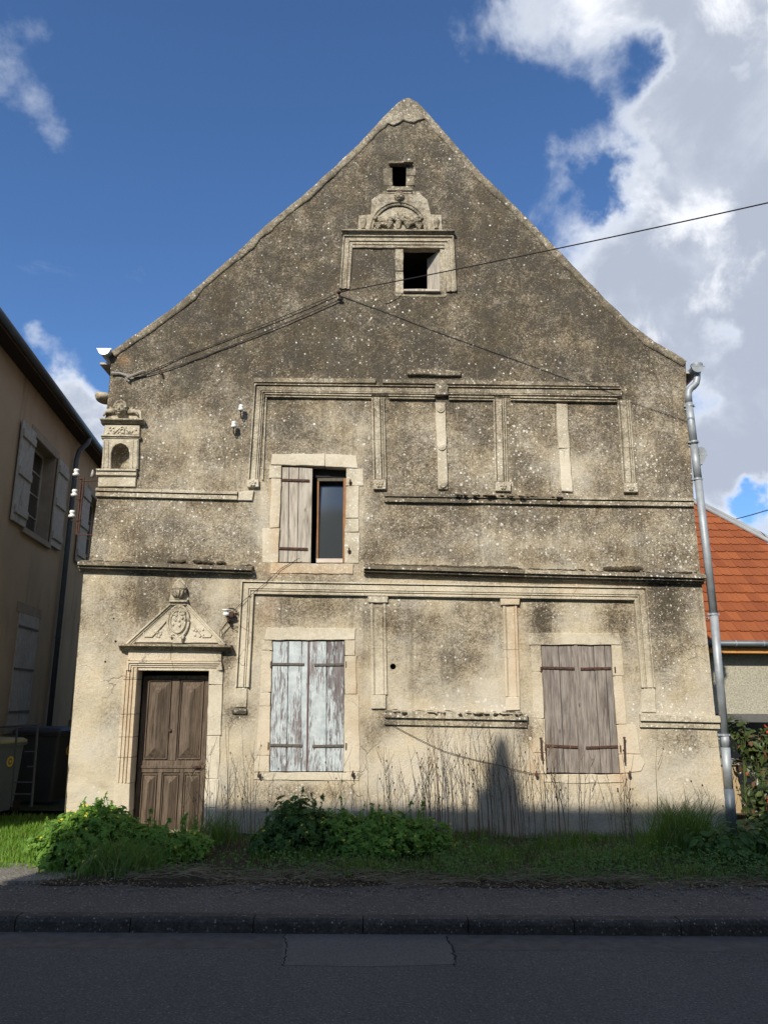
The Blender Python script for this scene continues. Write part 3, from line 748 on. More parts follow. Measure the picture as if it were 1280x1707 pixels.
# --- surround stones: (x0,y0,x1,y1 px at the facade)
def stones(lst,st,h1=.012,h0=-.20,name='surround_stone',label=None):
    for q in lst:
        pts = q if isinstance(q[0],(tuple,list)) else [(q[0],q[1]),(q[2],q[1]),(q[2],q[3]),(q[0],q[3])]
        d=random.uniform(-.06,.06)
        slab(FA,name,pts,h0,h1+random.uniform(-.004,.004),STONE,house,(st[0]+d,st[1],st[2]),.005,.005,.1)
stones([[(454,757),(541,757),(541,777),(452,775)],[(542,757),(594,760),(597,781),(542,778)]],(-.58,-.2,0),.016)
stones([[(450,776),(470,777),(469,797),(449,797)],[(453,798),(469,798),(466,880),(450,880)],[(438,881),(466,881),(464,938),(438,938)]],(-.42,0,0))
stones([[(578,781),(606,782),(606,810),(577,810)],[(577,811),(598,811),(597,864),(576,864)],[(576,865),(598,865),(598,887),(575,887)],[(575,888),(600,888),(598,939),(574,939)]],(-.32,.05,0))
stones([[(452,939),(590,940),(589,957),(450,956)]],(-.2,0,.35),.02,name='window_sill')
stones([[(445,1046),(592,1048),(591,1067),(441,1067)]],(-.22,-.1,0),.018)
stones([[(437,1068),(454,1068),(454,1084),(436,1084)],[(437,1085),(454,1085),(452,1154),(434,1154)],[(434,1155),(452,1155),(451,1177),(432,1177)],[(432,1178),(451,1178),(449.5,1259),(428,1259)],[(426,1260),(449.5,1260),(449,1287),(424,1287)]],(-.12,-.1,.1))
stones([[(575,1068),(592,1068),(592,1093),(575,1093)],[(575,1094),(594,1094),(594,1157),(574.5,1157)],[(574.5,1158),(598,1158),(600,1287),(573,1287)]],(-.14,-.1,.12))
stones([[(424,1288),(600,1288),(598,1301),(424,1300)]],(-.02,.0,.0),.012,name='window_sill')
stones([[(880,1055),(1032,1056),(1034,1075),(880,1075)]],(-.22,-.1,0),.018)
stones([[(884,1076),(901,1076),(903,1119),(886,1119)],[(886,1120),(903,1120),(906.5,1197),(889,1197)],[(889,1198),(907,1198),(909,1254),(888,1254)],[(888,1255),(909,1255),(911,1290),(892,1290)]],(-.16,-.1,.12))
stones([[(1018,1076),(1036,1076),(1040,1127),(1021,1127)],[(1021,1128),(1036,1128),(1044,1207),(1027,1207)],[(1027,1208),(1060,1208),(1066,1257),(1031,1257)],[(1031,1258),(1067,1258),(1073,1272),(1068,1285),(1033,1290)]],(-.16,-.1,.12))
stones([[(905,1291),(1040,1291),(1038,1304),(1000,1305),(960,1306),(906,1303)]],(.02,.0,.15),.012,name='window_sill')

# --- shutters
def plank(par,name,pts,Y0,th,mat,fr=None,label=None):
    """upright board between photo points (corners) on the plane y=Y0"""
    f=Frame((0,Y0,0),(1,0,0),(0,-1,0)); poly=[f.px(*p) for p in pts]
    vs,fs=prism(f,poly,-th,0,.004,.0,0); o=mesh_obj(name,vs,fs,mat,par)
    if label: o['label']=label
    return o
def strap(par,p0,p1,Y0,hgt=.035,mat=IRON,pin=None):
    f=Frame((0,Y0,0),(1,0,0),(0,-1,0)); a=Vector(f.px(*p0)); b=Vector(f.px(*p1))
    m=MB(); h=hgt/2
    vs,fs=prism(f,[(a.x,a.y-h),(b.x,b.y-h),(b.x,b.y+h),(a.x,a.y+h)],0.001,.012,.003); m.add(vs,fs)
    for t in (.12,.4,.68,.92):
        c=a.lerp(b,t); m.ell((c.x,Y0-.013,c.y),.010,.006,.010,6,4)
    if pin:                                 # gudgeon at the wall end
        c=Vector(f.px(*pin)); m.tube([(c.x,Y0-.012,c.y-.045),(c.x,Y0-.012,c.y+.035)],.013,7); m.tube([(c.x,Y0-.012,c.y-.045),(c.x,Y0-.012,c.y-.06),(c.x,Y0+.06,c.y-.06)],.011,6)
    return m.build('hinge_strap',mat,par)
YS=D+.012
def leaf(label,boards,straps,mat,Y=YS,mats=None):
    lf=bpy.data.objects.new('shutter',None); COL.objects.link(lf); lf.parent=house; lf['label']=label
    for i,b in enumerate(boards): plank(lf,'plank',b,Y+random.uniform(-.003,.003),.028,(mats[i] if mats else mat))
    for s in straps: strap(lf,*s)
    return lf
Z=Y=None
leaf('left leaf of the peeling pale blue shutters',[[(455,1068.5),(481,1068.5),(477,1286),(449.5,1286)],[(482,1069),(503,1069),(501,1286),(478,1286)],[(503.5,1069),(514,1069),(512,1286),(501.5,1286)]],
     [((454,1107),(507,1107.5),YS-.004,.034,IRONP,(452,1107)),((449,1242),(504,1243),YS-.004,.034,IRONP,(448,1242))],WBLUE)
leaf('right leaf of the peeling pale blue shutters',[[(516.5,1069),(544,1069),(543.5,1286),(513,1286)],[(545,1069),(574,1069),(573,1286),(544.5,1286)]],
     [((524,1108.5),(574,1107.5),YS-.004,.034,IRONP,(577,1107)),((521,1244),(573,1243),YS-.004,.034,IRONP,(577,1243))],WBLUE)
plank(house,'cover_strip',[(513,1070),(516,1070),(512.8,1286),(510,1286)],YS-.008,.03,WBROWN)
leaf('left leaf of the bare grey wooden shutters',[[(902,1076),(930,1076),(940.5,1288),(912,1288)],[(931,1076),(957,1076),(966,1289),(941.5,1288)]],
     [((902,1113),(957,1114.5),YS-.004,.034,IRON,(901,1116)),((909,1243),(962,1245.5),YS-.004,.034,IRON,(908,1246))],WGREY)
leaf('right leaf of the bare grey wooden shutters',[[(961,1076),(988,1076),(1001,1289),(970,1289)],[(989,1076),(1006,1076),(1020,1289),(1002,1289)],[(1007,1076),(1017,1076),(1032,1289),(1021,1289)]],
     [((967,1115),(1018,1114),YS-.004,.034,IRON,(1024,1116)),((976,1246.5),(1029,1244.5),YS-.004,.034,IRON,(1033,1247))],WGREY)
plank(house,'cover_strip',[(956,1075.5),(962,1075.5),(975,1288.5),(965,1288.5)],YS-.010,.03,WGREY)
for c in ((901,1232,1268),(1040,1231,1271)):        # shutter hold-backs
    a=at(c[0],c[1],D-.07); b=at(c[0]+(2 if c[0]<950 else 1),c[2],D-.07); q=a.lerp(b,.5)
    m=MB(); m.tube([a,b],.012,6); m.tube([q,(q.x,D+.02,q.z)],.010,6); m.tube([a,a+Vector((0,0,.02))],.018,6); m.build('shutter_hook',IRON,house)
for px,py in ((432,1291),(588,1290),(893,1290),(1048,1290)):
    q=at(px,py,D-.03); m=MB(); m.tube([(q.x,D+.02,q.z),(q.x,D-.05,q.z),(q.x+.005,D-.055,q.z+.04)],.009,6); m.ell((q.x,D-.055,q.z-.01),.022,.014,.03,7,5); m.build('shutter_catch',IRON,house)
# upper window: one leaf closed, the other opening glazed
YU=D+.02
leaf('bleached grey shutter closed over the left half of the upstairs window',[[(470,779),(482,779),(480,937),(465,937)],[(483,779),(498,779.5),(495,937),(481,937)],[(498.8,779.5),(521,781),(518,938),(495.8,937)]],
     [((468,800),(516,801.5),YU-.004,.036,IRON,(464,802)),((464,914),(513,915.5),YU-.004,.036,IRON,(458,917))],WPALE,YU)
plank(house,'broken_board',[(471,778.5),(496,779),(521,781),(521,784),(506,781.5),(471,780)],YU+.03,.02,WPALE)
for px,py in ((584,804),(582,918)):
    q=at(px,py,D-.03); m=MB(); m.tube([(q.x,D+.02,q.z),(q.x,D-.05,q.z),(q.x,D-.05,q.z+.035)],.011,6); m.ell((q.x,D-.02,q.z-.01),.025,.012,.03,7,5); m.build('hinge_pin',IRON,house)
win=bpy.data.objects.new('casement_window',None); COL.objects.link(win); win.parent=house; win['label']='narrow glazed casement beside the closed upstairs shutter'
YW=D+.13; fw=Frame((0,YW,0),(1,0,0),(0,-1,0))
for pts,mt in (([(529,797),(573,797),(573,802),(529,802)],IRONP),([(527,931),(573,931),(573,938),(527,938)],WSASH),([(529,802),(532,802),(530.5,931),(527.5,931)],WORANGE),([(572.4,797),(578,797),(576,938),(571,938)],WORANGE),([(519,782),(576,783),(576,797),(519,796)],DARK)):
    poly=[fw.px(*p) for p in pts]; vs,fs=prism(fw,poly,-.05,0,.004); mesh_obj('sash_frame',vs,fs,mt,win)
a=fw.px(531,801); b=fw.px(573,932); vs=[];fs=[]
for j in range(13):                                     # old pane, a little bellied
    t=j/12
    for i in range(5):
        s=i/4; vs.append(fw.p(a[0]+(b[0]-a[0])*s-(.02*t), a[1]+(b[1]-a[1])*t, -.03-.08*(1-t)**2+.02*sin(pi*s)*.3))
for j in range(12):
    for i in range(4): q=j*5+i; fs.append((q,q+5,q+6,q+1))
mesh_obj('pane',vs,fs,GLASS,win,True)
def openingbox(key,d=.6,name='dark_room'):
    q=[w2(*p) for p in OP[key]]; x0=min(p[0] for p in q)-.12; x1=max(p[0] for p in q)+.12; z0=min(p[1] for p in q)-.1; z1=max(p[1] for p in q)+.1
    m=MB(); y0=D+.21; y1=D+d
    m.add([(x0,y0,z0),(x1,y0,z0),(x1,y1,z0),(x0,y1,z0),(x0,y0,z1),(x1,y0,z1),(x1,y1,z1),(x0,y1,z1)],[(0,1,2,3),(4,7,6,5),(1,5,6,2),(2,6,7,3),(3,7,4,0)])
    return m.build(name,DARK,house)
for kx in ('upper','low_l','low_r','door'): openingbox(kx,.9)
openingbox('attic',1.6); openingbox('top',1.2)

# --- door
door=bpy.data.objects.new('door',None); COL.objects.link(door); door.parent=house; door['label']='weathered brown panelled door with diamond-point panels'
YD=D+.17; fd=Frame((0,YD,0),(1,0,0),(0,-1,0))
def dquad(x0t,x1t,yt,x0b,x1b,yb): return [fd.px(x0t,yt),fd.px(x1t,yt),fd.px(x1b,yb),fd.px(x0b,yb)]
DLt,DRt,DLb,DRb=240,349,222,336
def dx(side,y):                                          # leaf edge at a height
    t=(y-1127)/(1400-1127); return (240+(221-240)*t) if side==0 else (350+(336-350)*t)
def dpos(s,y): return dx(0,y)+(dx(1,y)-dx(0,y))*s
def dpiece(name,s0,s1,y0,y1,h0,h1,bev=.005):
    poly=[fd.px(dpos(s0,y0),y0),fd.px(dpos(s1,y0),y0),fd.px(dpos(s1,y1),y1),fd.px(dpos(s0,y1),y1)]
    vs,fs=prism(fd,poly,h0,h1,bev); return mesh_obj(name,vs,fs,WDOOR,door)
dpiece('door_board',0,1,1126,1415,-.045,-.018)
for s0,s1,y0,y1 in ((0,.065,1127,1415),(.935,1,1127,1415),(.065,.935,1126,1132),(.065,.935,1268,1288),(.44,.56,1132,1268)): dpiece('door_rail',s0,s1,y0,y1,-.02,.0)
dpiece('door_rail',.0,1,1276,1281,-.0,.012)
for s0,s1 in ((.31,.37),(.63,.69)): dpiece('door_rail',s0,s1,1288,1415,-.02,.0)
def dpanel(s0,s1,y0,y1):
    A,B=Vector(fd.px(dpos(s0,y0),y0)),Vector(fd.px(dpos(s1,y0),y0)); C_,E=Vector(fd.px(dpos(s1,y1),y1)),Vector(fd.px(dpos(s0,y1),y1))
    w=(B-A).length; top=(A+B)/2+Vector((0,-w*.55)); bot=(C_+E)/2+Vector((0,w*.5))
    vs=[fd.p(p.x,p.y,-.022) for p in (A,B,C_,E)]+[fd.p(p.x,p.y,.055) for p in (top,bot)]
    mesh_obj('diamond_panel',vs,[(0,4,1),(1,4,5,2),(2,5,3),(3,5,4,0)],WDOOR,door)
    for (p,q) in ((A,B),(B,C_),(C_,E),(E,A)):            # bead round the panel
        m=MB(); m.tube([fd.p(p.x,p.y,-.004),fd.p(q.x,q.y,-.004)],.008,6); m.build('panel_bead',WDOOR,door)
dpanel(.09,.42,1135,1265); dpanel(.58,.91,1135,1265)
dpanel(.085,.29,1291,1412); dpanel(.39,.61,1291,1412); dpanel(.71,.92,1291,1412)
q=at(335,1277,YD); m=MB(); m.tube([(q.x,YD,q.z),(q.x,YD-.05,q.z),(q.x-.09,YD-.055,q.z-.005)],.010,7); m.box(q.x-.02,q.x+.02,YD-.008,YD,q.z-.05,q.z+.04); m.build('door_handle',IRON,door)
q=at(284,1217,YD); m=MB(); m.tube([(q.x,YD,q.z),(q.x,YD-.03,q.z)],.02,8); m.build('door_knocker',IRON,door)
# left jamb: fluted pilaster in blocks; right jamb plain stones
FL=[(0,0),(.004,.022),(.045,.026),(.050,.010),(.068,.010),(.074,.030),(.098,.032),(.104,.012),(.118,.012),(.124,.034),(.146,.034),(.152,.014),(.164,.014),(.170,.034),(.205,.036),(.212,.010)]
FLs=[(a*.92,h) for a,h in FL]
for y0,y1 in ((1113,1132),(1133,1190),(1191,1228),(1229,1262),(1263,1305)):
    t0=(y0-1113)/240; t1=(y1-1113)/240
    mould(FA,'jamb_stone',[(207-17*t1,y1),(207-17*t0,y0)],FLs,STONE,house,(-.10,-.05,.30),2,back=-.18)
stones([[(193,1306),(218,1306),(216,1352),(189,1352)],[(189,1353),(216,1353),(214,1425),(187,1425)]],(.02,-.1,.1),.03,name='jamb_stone')
stones([[(350,1117),(373,1118),(372,1141),(349,1141)],[(349,1142),(371,1142),(369,1226),(345.5,1226)],[(345.5,1227),(368,1227),(365,1298),(343,1298)],[(343,1299),(366,1299),(361,1346),(340,1346)],[(340,1347),(360,1347),(358,1389),(338,1389)],[(338,1390),(357,1390),(356,1425),(337,1425)]],(-.30,-.05,0),.02,name='jamb_stone')
# lintel, frieze, cornice, pediment
slab(FA,'frieze_stone',[(216,1084),(286,1084),(286,1101),(214,1101)],-.1,.040,STONE,house,(-.30,-.1,.1))
slab(FA,'frieze_stone',[(287,1084),(370,1085),(370,1102),(287,1101)],-.1,.040,STONE,house,(-.28,-.1,.1))
for a,b in (((216,1084),(367,1085)),((219,1100),(366,1101))):
    mould(FA,'frieze_fillet',[a,b],[(0,.04),(.002,.052),(.012,.052),(.014,.04)],STONE,house,(-.28,-.1,.1),3)
rs=random.Random(4); m=MB()                               # worn, unreadable letters of the frieze
sx=222
while sx<362:
    w=rs.choice((4,5,6)); k=rs.choice('ivoc')
    a=lambda x,y: FA.p(*w2(x,y),.0385)
    yb=1097; yt=1089
    if k=='i': m.tube([a(sx+w/2,yb),a(sx+w/2,yt)],.0045,4)
    if k=='v': m.tube([a(sx,yt),a(sx+w/2,yb),a(sx+w,yt)],.0045,4)
    if k in 'oc': m.tube([a(sx+w/2+w*.45*cos(t),1093-4*sin(t)) for t in [j*(2*pi if k=='o' else 1.5*pi)/8+.8 for j in range(9)]],.0045,4)
    sx+=w+2.6
m.build('carved_frieze_relief',STONE,house,stain=(-.25,-.1,.1))
LIN=[(0,.018),(.003,.060),(.026,.062),(.030,.044),(.052,.046),(.056,.028),(.078,.030),(.082,.012),(.118,.012),(.122,-.01)]
mould(FA,'lintel_moulding',[(213,1117),(214.5,1102),(371,1103),(372,1117)],LIN,STONE,house,(-.30,-.1,.15),.62,back=-.18)
mould(FA,'pediment_cornice',[(203,1073),(291,1074)],[(0,.02),(.012,.15),(.035,.155),(.042,.11),(.070,.085),(.076,.06),(.090,.05),(.094,.03)],STONE,house,(.30,-.1,0),2)
mould(FA,'pediment_cornice',[(292.5,1074),(388,1075.5)],[(0,.02),(.012,.15),(.035,.155),(.042,.11),(.070,.085),(.076,.06),(.090,.05),(.094,.03)],STONE,house,(.25,-.1,0),2)
slab(FA,'tympanum_stone',[(220,1071),(290,1008),(311,1008),(371,1072)],-.03,.028,STONE,house,(-.30,-.1,0))
RAK=[(0,.012),(.006,.062),(.026,.066),(.032,.044),(.050,.046),(.056,.030),(.072,.032),(.076,.01)]
mould(FA,'raking_moulding',[(212,1072),(288,1003)],RAK,STONE,house,(-.24,-.1,0),.7)
mould(FA,'raking_moulding',[(312,1003),(378,1073)],RAK,STONE,house,(-.24,-.1,0),.7)
mould(FA,'pediment_top',[(286,1000),(315,1000.5)],[(0,.03),(.01,.10),(.035,.10),(.045,.07),(.075,.065),(.08,.03)],STONE,house,(-.20,-.1,0),2)
# cartouche
c=w2(299,1037); m=MB()
def reliefring(m,cx,cz,rx,rz,h,r,n=20,a0=0,a1=2*pi): m.tube([FA.p(cx+rx*cos(a0+(a1-a0)*k/n),cz+rz*sin(a0+(a1-a0)*k/n),h) for k in range(n+1)],r,6)
m.ell((c[0],D-.03,c[1]),.135,.055,.22,18,10)
m.build('cartouche_shield',STONE,house,True,stain=(-.32,-.1,0))
m=MB(); reliefring(m,c[0],c[1],.10,.15,.075,.012); reliefring(m,c[0],c[1],.14,.215,.05,.018)
for s in (-1,1):
    reliefring(m,c[0]+s*.045,c[1]-.20,.04,.035,.06,.016,10,pi*.9 if s>0 else -.2*pi,pi*2.1 if s>0 else 1.1*pi)
    reliefring(m,c[0]+s*.05,c[1]+.12,.035,.03,.08,.010,10)
    m.tube([FA.p(c[0]+s*.14,c[1]+.05,.045),FA.p(c[0]+s*.22,c[1]-.06,.040),FA.p(c[0]+s*.34,c[1]-.20,.036),FA.p(c[0]+s*.44,c[1]-.20,.034),FA.p(c[0]+s*.47,c[1]-.12,.034)],.010,5)
for i in range(9):
    a=rs.uniform(0,6.28); rr=rs.uniform(.02,.07); m.ell((c[0]+rr*cos(a),D-.085,c[1]+1.4*rr*sin(a)),.018,.012,.024,6,4)
for s in (-1,1):
    for i in range(8): m.ell((c[0]+s*rs.uniform(.2,.34),D-.03,c[1]-rs.uniform(.1,.2)),.02,.014,.02,6,4)
m.build('cartouche_scrollwork',STONE,house,True,stain=(-.25,-.1,0))
c=w2(294,1014); 
# two small crowning flowers
m=MB()
for s in (-8,7):
    q=w2(299+s*.45,1015); 
    for i in range(5): a=i*1.256; m.ell((q[0]+.022*cos(a),D-.055,q[1]+.022*sin(a)),.018,.015,.018,6,4)
m.build('carved_flower',STONE,house,True,stain=(-.1,-.1,0))
q0=w2(295,1073); q1=w2(305,1066); 
slab(FA,'cartouche_foot',[(292,1065),(306,1065),(306,1073),(291,1073)],0,.10,STONE,house,(-.2,-.1,0))
slab(FA,'urn_backing_stone',[(283,1000),(285,990),(291,975),(296,966),(303,964),(309,972),(311,985),(316,1000)],-.02,.014,STONE,house,(-.42,-.2,0),.004,.006,.05)
c=w2(300,985)
m=MB(); m.lathe((c[0],D-.05,c[1]),[(.0,-.13),(.05,-.125),(.035,-.105),(.085,-.06),(.10,-.01),(.10,.015),(.108,.02),(.10,.035),(.085,.07),(.05,.10),(.02,.115),(.015,.14),(0,.145)],18,'z',.75)
for i in range(6):
    a=pi+i*pi/6+.25; m.tube([(c[0]+.09*cos(a)*t,D-.05+.075*sin(a)*t,c[1]+z_) for t,z_ in ((.5,-.10),(.95,-.05),(1.12,0))],.010,5)
m.build('carved_urn',STONE,house,True,stain=(-.08,-.1,0))
# door steps
m=MB(); m.box(at(214,1400).x,at(356,1400).x,D-.45,D+.1,-.15,.02); m.build('door_step',STONE,house,stain=(.4,0,0))
m=MB(); m.box(at(230,1420).x,at(366,1420).x,D-.95,D-.455,-.15,-.0+.075); m.build('door_step',STONE,house,stain=(.5,0,0))
m=MB(); m.box(at(240,1430).x,at(350,1430).x,D-1.35,D-.955,-.15,.045); m.build('door_step',STONE,house,stain=(.5,0,0))

# --- attic window and its carved arch
AT=[(0,.016),(.006,.05),(.022,.052),(.030,.024),(.075,.028),(.082,.042),(.10,.046),(.106,.026),(.135,.03),(.15,.03),(.155,.004)]
mould(FA,'attic_frame_stone',[(566,482),(572,394),(756,395),(761,487)],AT,STONE,house,(-.46,-.1,0),.75)
mould(FA,'attic_cornice_stone',[(570,387),(757,388)],[(0,.02),(.01,.10),(.035,.105),(.042,.07),(.065,.06),(.07,.035),(.078,.02)],STONE,house,(-.30,-.1,0),1.0)
stones([[(587,410),(741,411),(741,415),(587,414)]],(-.45,-.1,0),.03,-.1,'attic_fillet')
stones([[(659,416),(672,416),(672,452),(659,452)],[(659,453),(672,453),(672,489),(659,488)],[(733,416),(742,416),(743,489),(733,489)],[(655,490),(672,490),(745,490),(742,496),(690,495),(660,495)]],(-.48,-.1,0),.012,-.25,'attic_jamb_stone')
f2=Frame((0,D+.02,0),(1,0,0),(0,-1,0))
# sill board and inner wooden shutter standing open at the right
q0=at(672,487,D); q1=at(733,487,D)
m=MB(); m.add(*prism(FA,[w2(672,485),w2(700,484.5),w2(733,485.5),w2(733,489),w2(672,488.5)],-.25,.06,.006)); m.build('sill_board',WPALE,house)
xa=at(733,450,D).x-.005; za=at(733,487,D).z; zb=at(733,416,D).z
m=MB(); m.add([(xa,D+.03,za),(xa,D+.03,zb),(xa-.17,D+.26,zb),(xa-.17,D+.26,za),(xa+.03,D+.05,za),(xa+.03,D+.05,zb),(xa-.14,D+.28,zb),(xa-.14,D+.28,za)],[(0,3,2,1),(4,5,6,7),(0,1,5,4),(3,7,6,2),(1,2,6,5),(0,4,7,3)])
o=m.build('inner_shutter',WPALE,house)
# tympanum plate with half-round recess
plate=[w2(*p) for p in [(597,386),(598,362),(618,360),(620,335),(633,326),(700,326),(712,336),(718,360),(735,361),(737,386)]]
cc=w2(664,386.5); rx=w2(708,386)[0]-cc[0]; rz=w2(664,344)[1]-cc[1]
hole=[(cc[0]+rx*cos(a),cc[1]+rz*sin(a)) for a in [pi*i/20 for i in range(21)]]
poly=[plate[-1]]+[(cc[0]+rx,cc[1])]+hole[1:-1]+[(cc[0]-rx,cc[1])]+[plate[0]]
full=[plate[0]]+plate[1:]+ [(cc[0]+rx,plate[-1][1])]+hole[1:-1]+[(cc[0]-rx,plate[0][1])]
vs,fs=prism(FA,full,-.02,.045,.006); mesh_obj('arch_stone',vs,fs,STONE,house,stain=(-.52,-.1,0))
m=MB(); reliefring(m,cc[0],cc[1]+.01,rx+.03,rz+.03,.05,.016,24,0,pi); reliefring(m,cc[0],cc[1]+.01,rx-.008,rz-.008,.03,.012,24,0,pi); m.build('arch_moulding',STONE,house,True,stain=(-.48,-.1,0))
vs,fs=prism(FA,[(cc[0]-rx+.01,cc[1]-.005)]+list(reversed([(cc[0]+(rx-.01)*cos(a),cc[1]+(rz-.01)*sin(a)) for a in [pi*i/20 for i in range(21)]])),-.02,.012,.004); mesh_obj('tympanum_panel',vs,fs,STONE,house,stain=(-.58,-.2,0))
m=MB(); rv=random.Random(9)
for s in (-1,1):
    vine=[(cc[0]+s*t*.95*rx, cc[1]+.16+.035*sin(t*9)) for t in [i/12 for i in range(1,11)]]
    m.tube([FA.p(x,z,.03) for x,z in vine],.012,5)
    for i,(x,z) in enumerate(vine):
        for k in range(4): a=rv.uniform(0,6.28); m.ell((x+.035*cos(a),D-.045,z+.035*sin(a)),.034,.038,.026,6,4)
    for gx,gz in ((.33,.075),(.72,.06)):
        X=cc[0]+s*rx*gx*1.08
        for r_ in range(4):
            for k in range(4-r_): m.ell((X+(k-(3-r_)/2)*.03,D-.045-.010*r_,cc[1]+gz+.045-r_*.034),.021,.034,.021,7,5)
m.lathe((cc[0],D-.03,cc[1]+.03),[(0,0),(.03,0),(.02,.02),(.045,.08),(.05,.13),(.03,.16),(.0,.17)],12,'z',.8)
for s in (-1,1): reliefring(m,cc[0]+s*.06,cc[1]+.21,.035,.035,.035,.012,12)
for i in range(10): a=rv.uniform(0,6.28); m.ell((cc[0]+rv.uniform(-.05,.05),D-.035,cc[1]+rv.uniform(.2,.32)),.02,.02,.028,6,4)
o=m.build('carved_vine',STONE,house,True,stain=(-.42,-.1,0)); o['label']='carved grapevine with hanging bunches springing from a vase'
def head(cx,cy,s,par=house,st=(-.35,0,0),wings=True,name='carved_head'):
    c=w2(cx,cy); m=MB(); f=D-.06
    m.ell((c[0],f,c[1]),.075*s,.07*s,.09*s,14,10)
    for k in (-1,1):
        m.ell((c[0]+k*.026*s,f-.062*s,c[1]+.012*s),.014*s,.008*s,.009*s,7,5)          # eye
        m.ell((c[0]+k*.034*s,f-.055*s,c[1]-.025*s),.022*s,.016*s,.020*s,8,6)           # cheek
        m.tube([(c[0]+k*.01*s,f-.066*s,c[1]+.028*s),(c[0]+k*.04*s,f-.055*s,c[1]+.03*s)],.007*s,5)
        m.ell((c[0]+k*.076*s,f-.005,c[1]),.014*s,.018*s,.024*s,6,5)
    m.ell((c[0],f-.072*s,c[1]-.012*s),.012*s,.016*s,.020*s,7,5)
    m.ell((c[0],f-.064*s,c[1]-.045*s),.022*s,.010*s,.007*s,7,5); m.ell((c[0],f-.055*s,c[1]-.068*s),.02*s,.014*s,.012*s,7,5)
    for i in range(12): a=.1+i*2.94/11; m.ell((c[0]+.07*s*cos(a),f-.02*s,c[1]+.02*s+.075*s*sin(a)),.022*s,.028*s,.022*s,6,5)
    m.build(name,STONE,par,True,stain=st)
    if wings:
        for k in (-1,1):
            m=MB()
            for i in range(5):
                a=.15+i*.28; m.tube([(c[0]+k*.08*s,D-.035,c[1]-.03*s),(c[0]+k*(.08+.10*cos(a))*s,D-.045,c[1]+(-.03+.06*sin(a)-.01*i)*s),(c[0]+k*(.09+.13*cos(a*.9))*s,D-.03,c[1]+(-.08+.03*i)*s)],[.018*s,.024*s,.010*s],6)
            m.build('carved_wing',STONE,par,True,stain=st)
head(665,333,.85,wings=False,st=(-.3,0,0))
for px in (606,727):
    c=w2(px,374); m=MB(); m.lathe((c[0],D-.05,c[1]),[(0,-.11),(.035,-.105),(.018,-.08),(.04,-.03),(.05,.03),(.035,.07),(.015,.085),(0,.10)],10,'z',.7); m.build('carved_baluster',STONE,house,True,stain=(-.35,0,0))
# little top opening
stones([[(639,281),(654,280),(654,310),(639,310)],[(677,280),(692,279),(693,293),(677,293)],[(677,294),(690,294),(691,310),(677,310)],[(645,311),(689,311),(688,318),(646,318)]],(-.40,0,0),.012,-.25)
mould(FA,'ledge_stone',[(648,271),(672,271)],[(0,.02),(.01,.055),(.05,.055),(.056,.0)],STONE,house,(-.25,.1,0),2)
mould(FA,'ledge_stone',[(672.5,270),(685,270)],[(0,.02),(.01,.09),(.07,.09),(.076,.0)],STONE,house,(-.2,.1,0),2)
mould(FA,'ledge_stone',[(645,318),(685,318)],[(0,.02),(.006,.06),(.035,.062),(.04,.04),(.075,.042),(.08,.0)],STONE,house,(-.40,.0,0),2)
slab(FA,'rubble_stone',[(632,326),(640,319),(700,319),(702,325)],-.02,.012,STONE,house,(-.36,0,0))

# --- corner niche with its little temple front
NS=(-.40,0,0)
def nslab(name,pts,h1,st=NS,h0=-.03): return slab(FA,name,pts,h0,h1,STONE,house,st,.005,.002,.15)
nslab('niche_block',[(166,797),(228,797),(227,812),(165,812)],.035,(-.50,0,0))
mould(FA,'niche_sill',[(164,783),(230,784)],[(0,.02),(.006,.075),(.03,.08),(.036,.055),(.09,.058),(.096,.03),(.11,.02)],STONE,house,NS,3)
full=[w2(*p) for p in [(172,783),(175,733),(233,733),(232,783)]]
na=[w2(*p) for p in nic]
ring=full+ [ (na[-1][0],w2(217,783)[1]) ]+list(reversed(na[1:-1]))+[(na[0][0],w2(187,783)[1])]
vs,fs=prism(FA,ring,-.05,.045,.004); mesh_obj('niche_surround',vs,fs,STONE,house,stain=NS)
for x0,x1 in ((174,184),(222,232)):
    mould(FA,'niche_pilaster',[(x0,781),(x0+1,736)],[(0,.045),(.002,.058),(.014,.058),(.018,.048),(.058,.048),(.062,.058),(.074,.058),(.078,.045)],STONE,house,NS,3)
mould(FA,'niche_cornice',[(172,726),(236,727)],[(0,.02),(.006,.075),(.03,.08),(.036,.06),(.055,.055),(.06,.02)],STONE,house,(-.2,0,0),3)
nslab('niche_frieze',[(177,710),(235,710),(234,726),(176,726)],.045)
mould(FA,'niche_cornice',[(172,701),(243,702)],[(0,.02),(.006,.12),(.026,.125),(.032,.09),(.055,.07),(.062,.055),(.07,.02)],STONE,house,(-.12,0,0),3)
m=MB(); c=w2(206,719)
m.tube([FA.p(c[0]-.13,c[1]-.06,.05),FA.p(c[0],c[1]+.06,.05),FA.p(c[0]+.13,c[1]-.06,.05)],.012,5)
for i in range(16): m.ell((c[0]+rv.uniform(-.2,.2),D-.05,c[1]+rv.uniform(-.05,.04)),.018,.012,.016,6,4)
reliefring(m,c[0],c[1]-.01,.03,.03,.052,.010,10); m.build('carved_frieze_relief',STONE,house,True,stain=NS)
nslab('carved_backing',[(186,700),(187,684),(196,676),(212,676),(222,682),(236,685),(237,700)],.012)
head(204,685,1.15,st=(-.36,0,0))
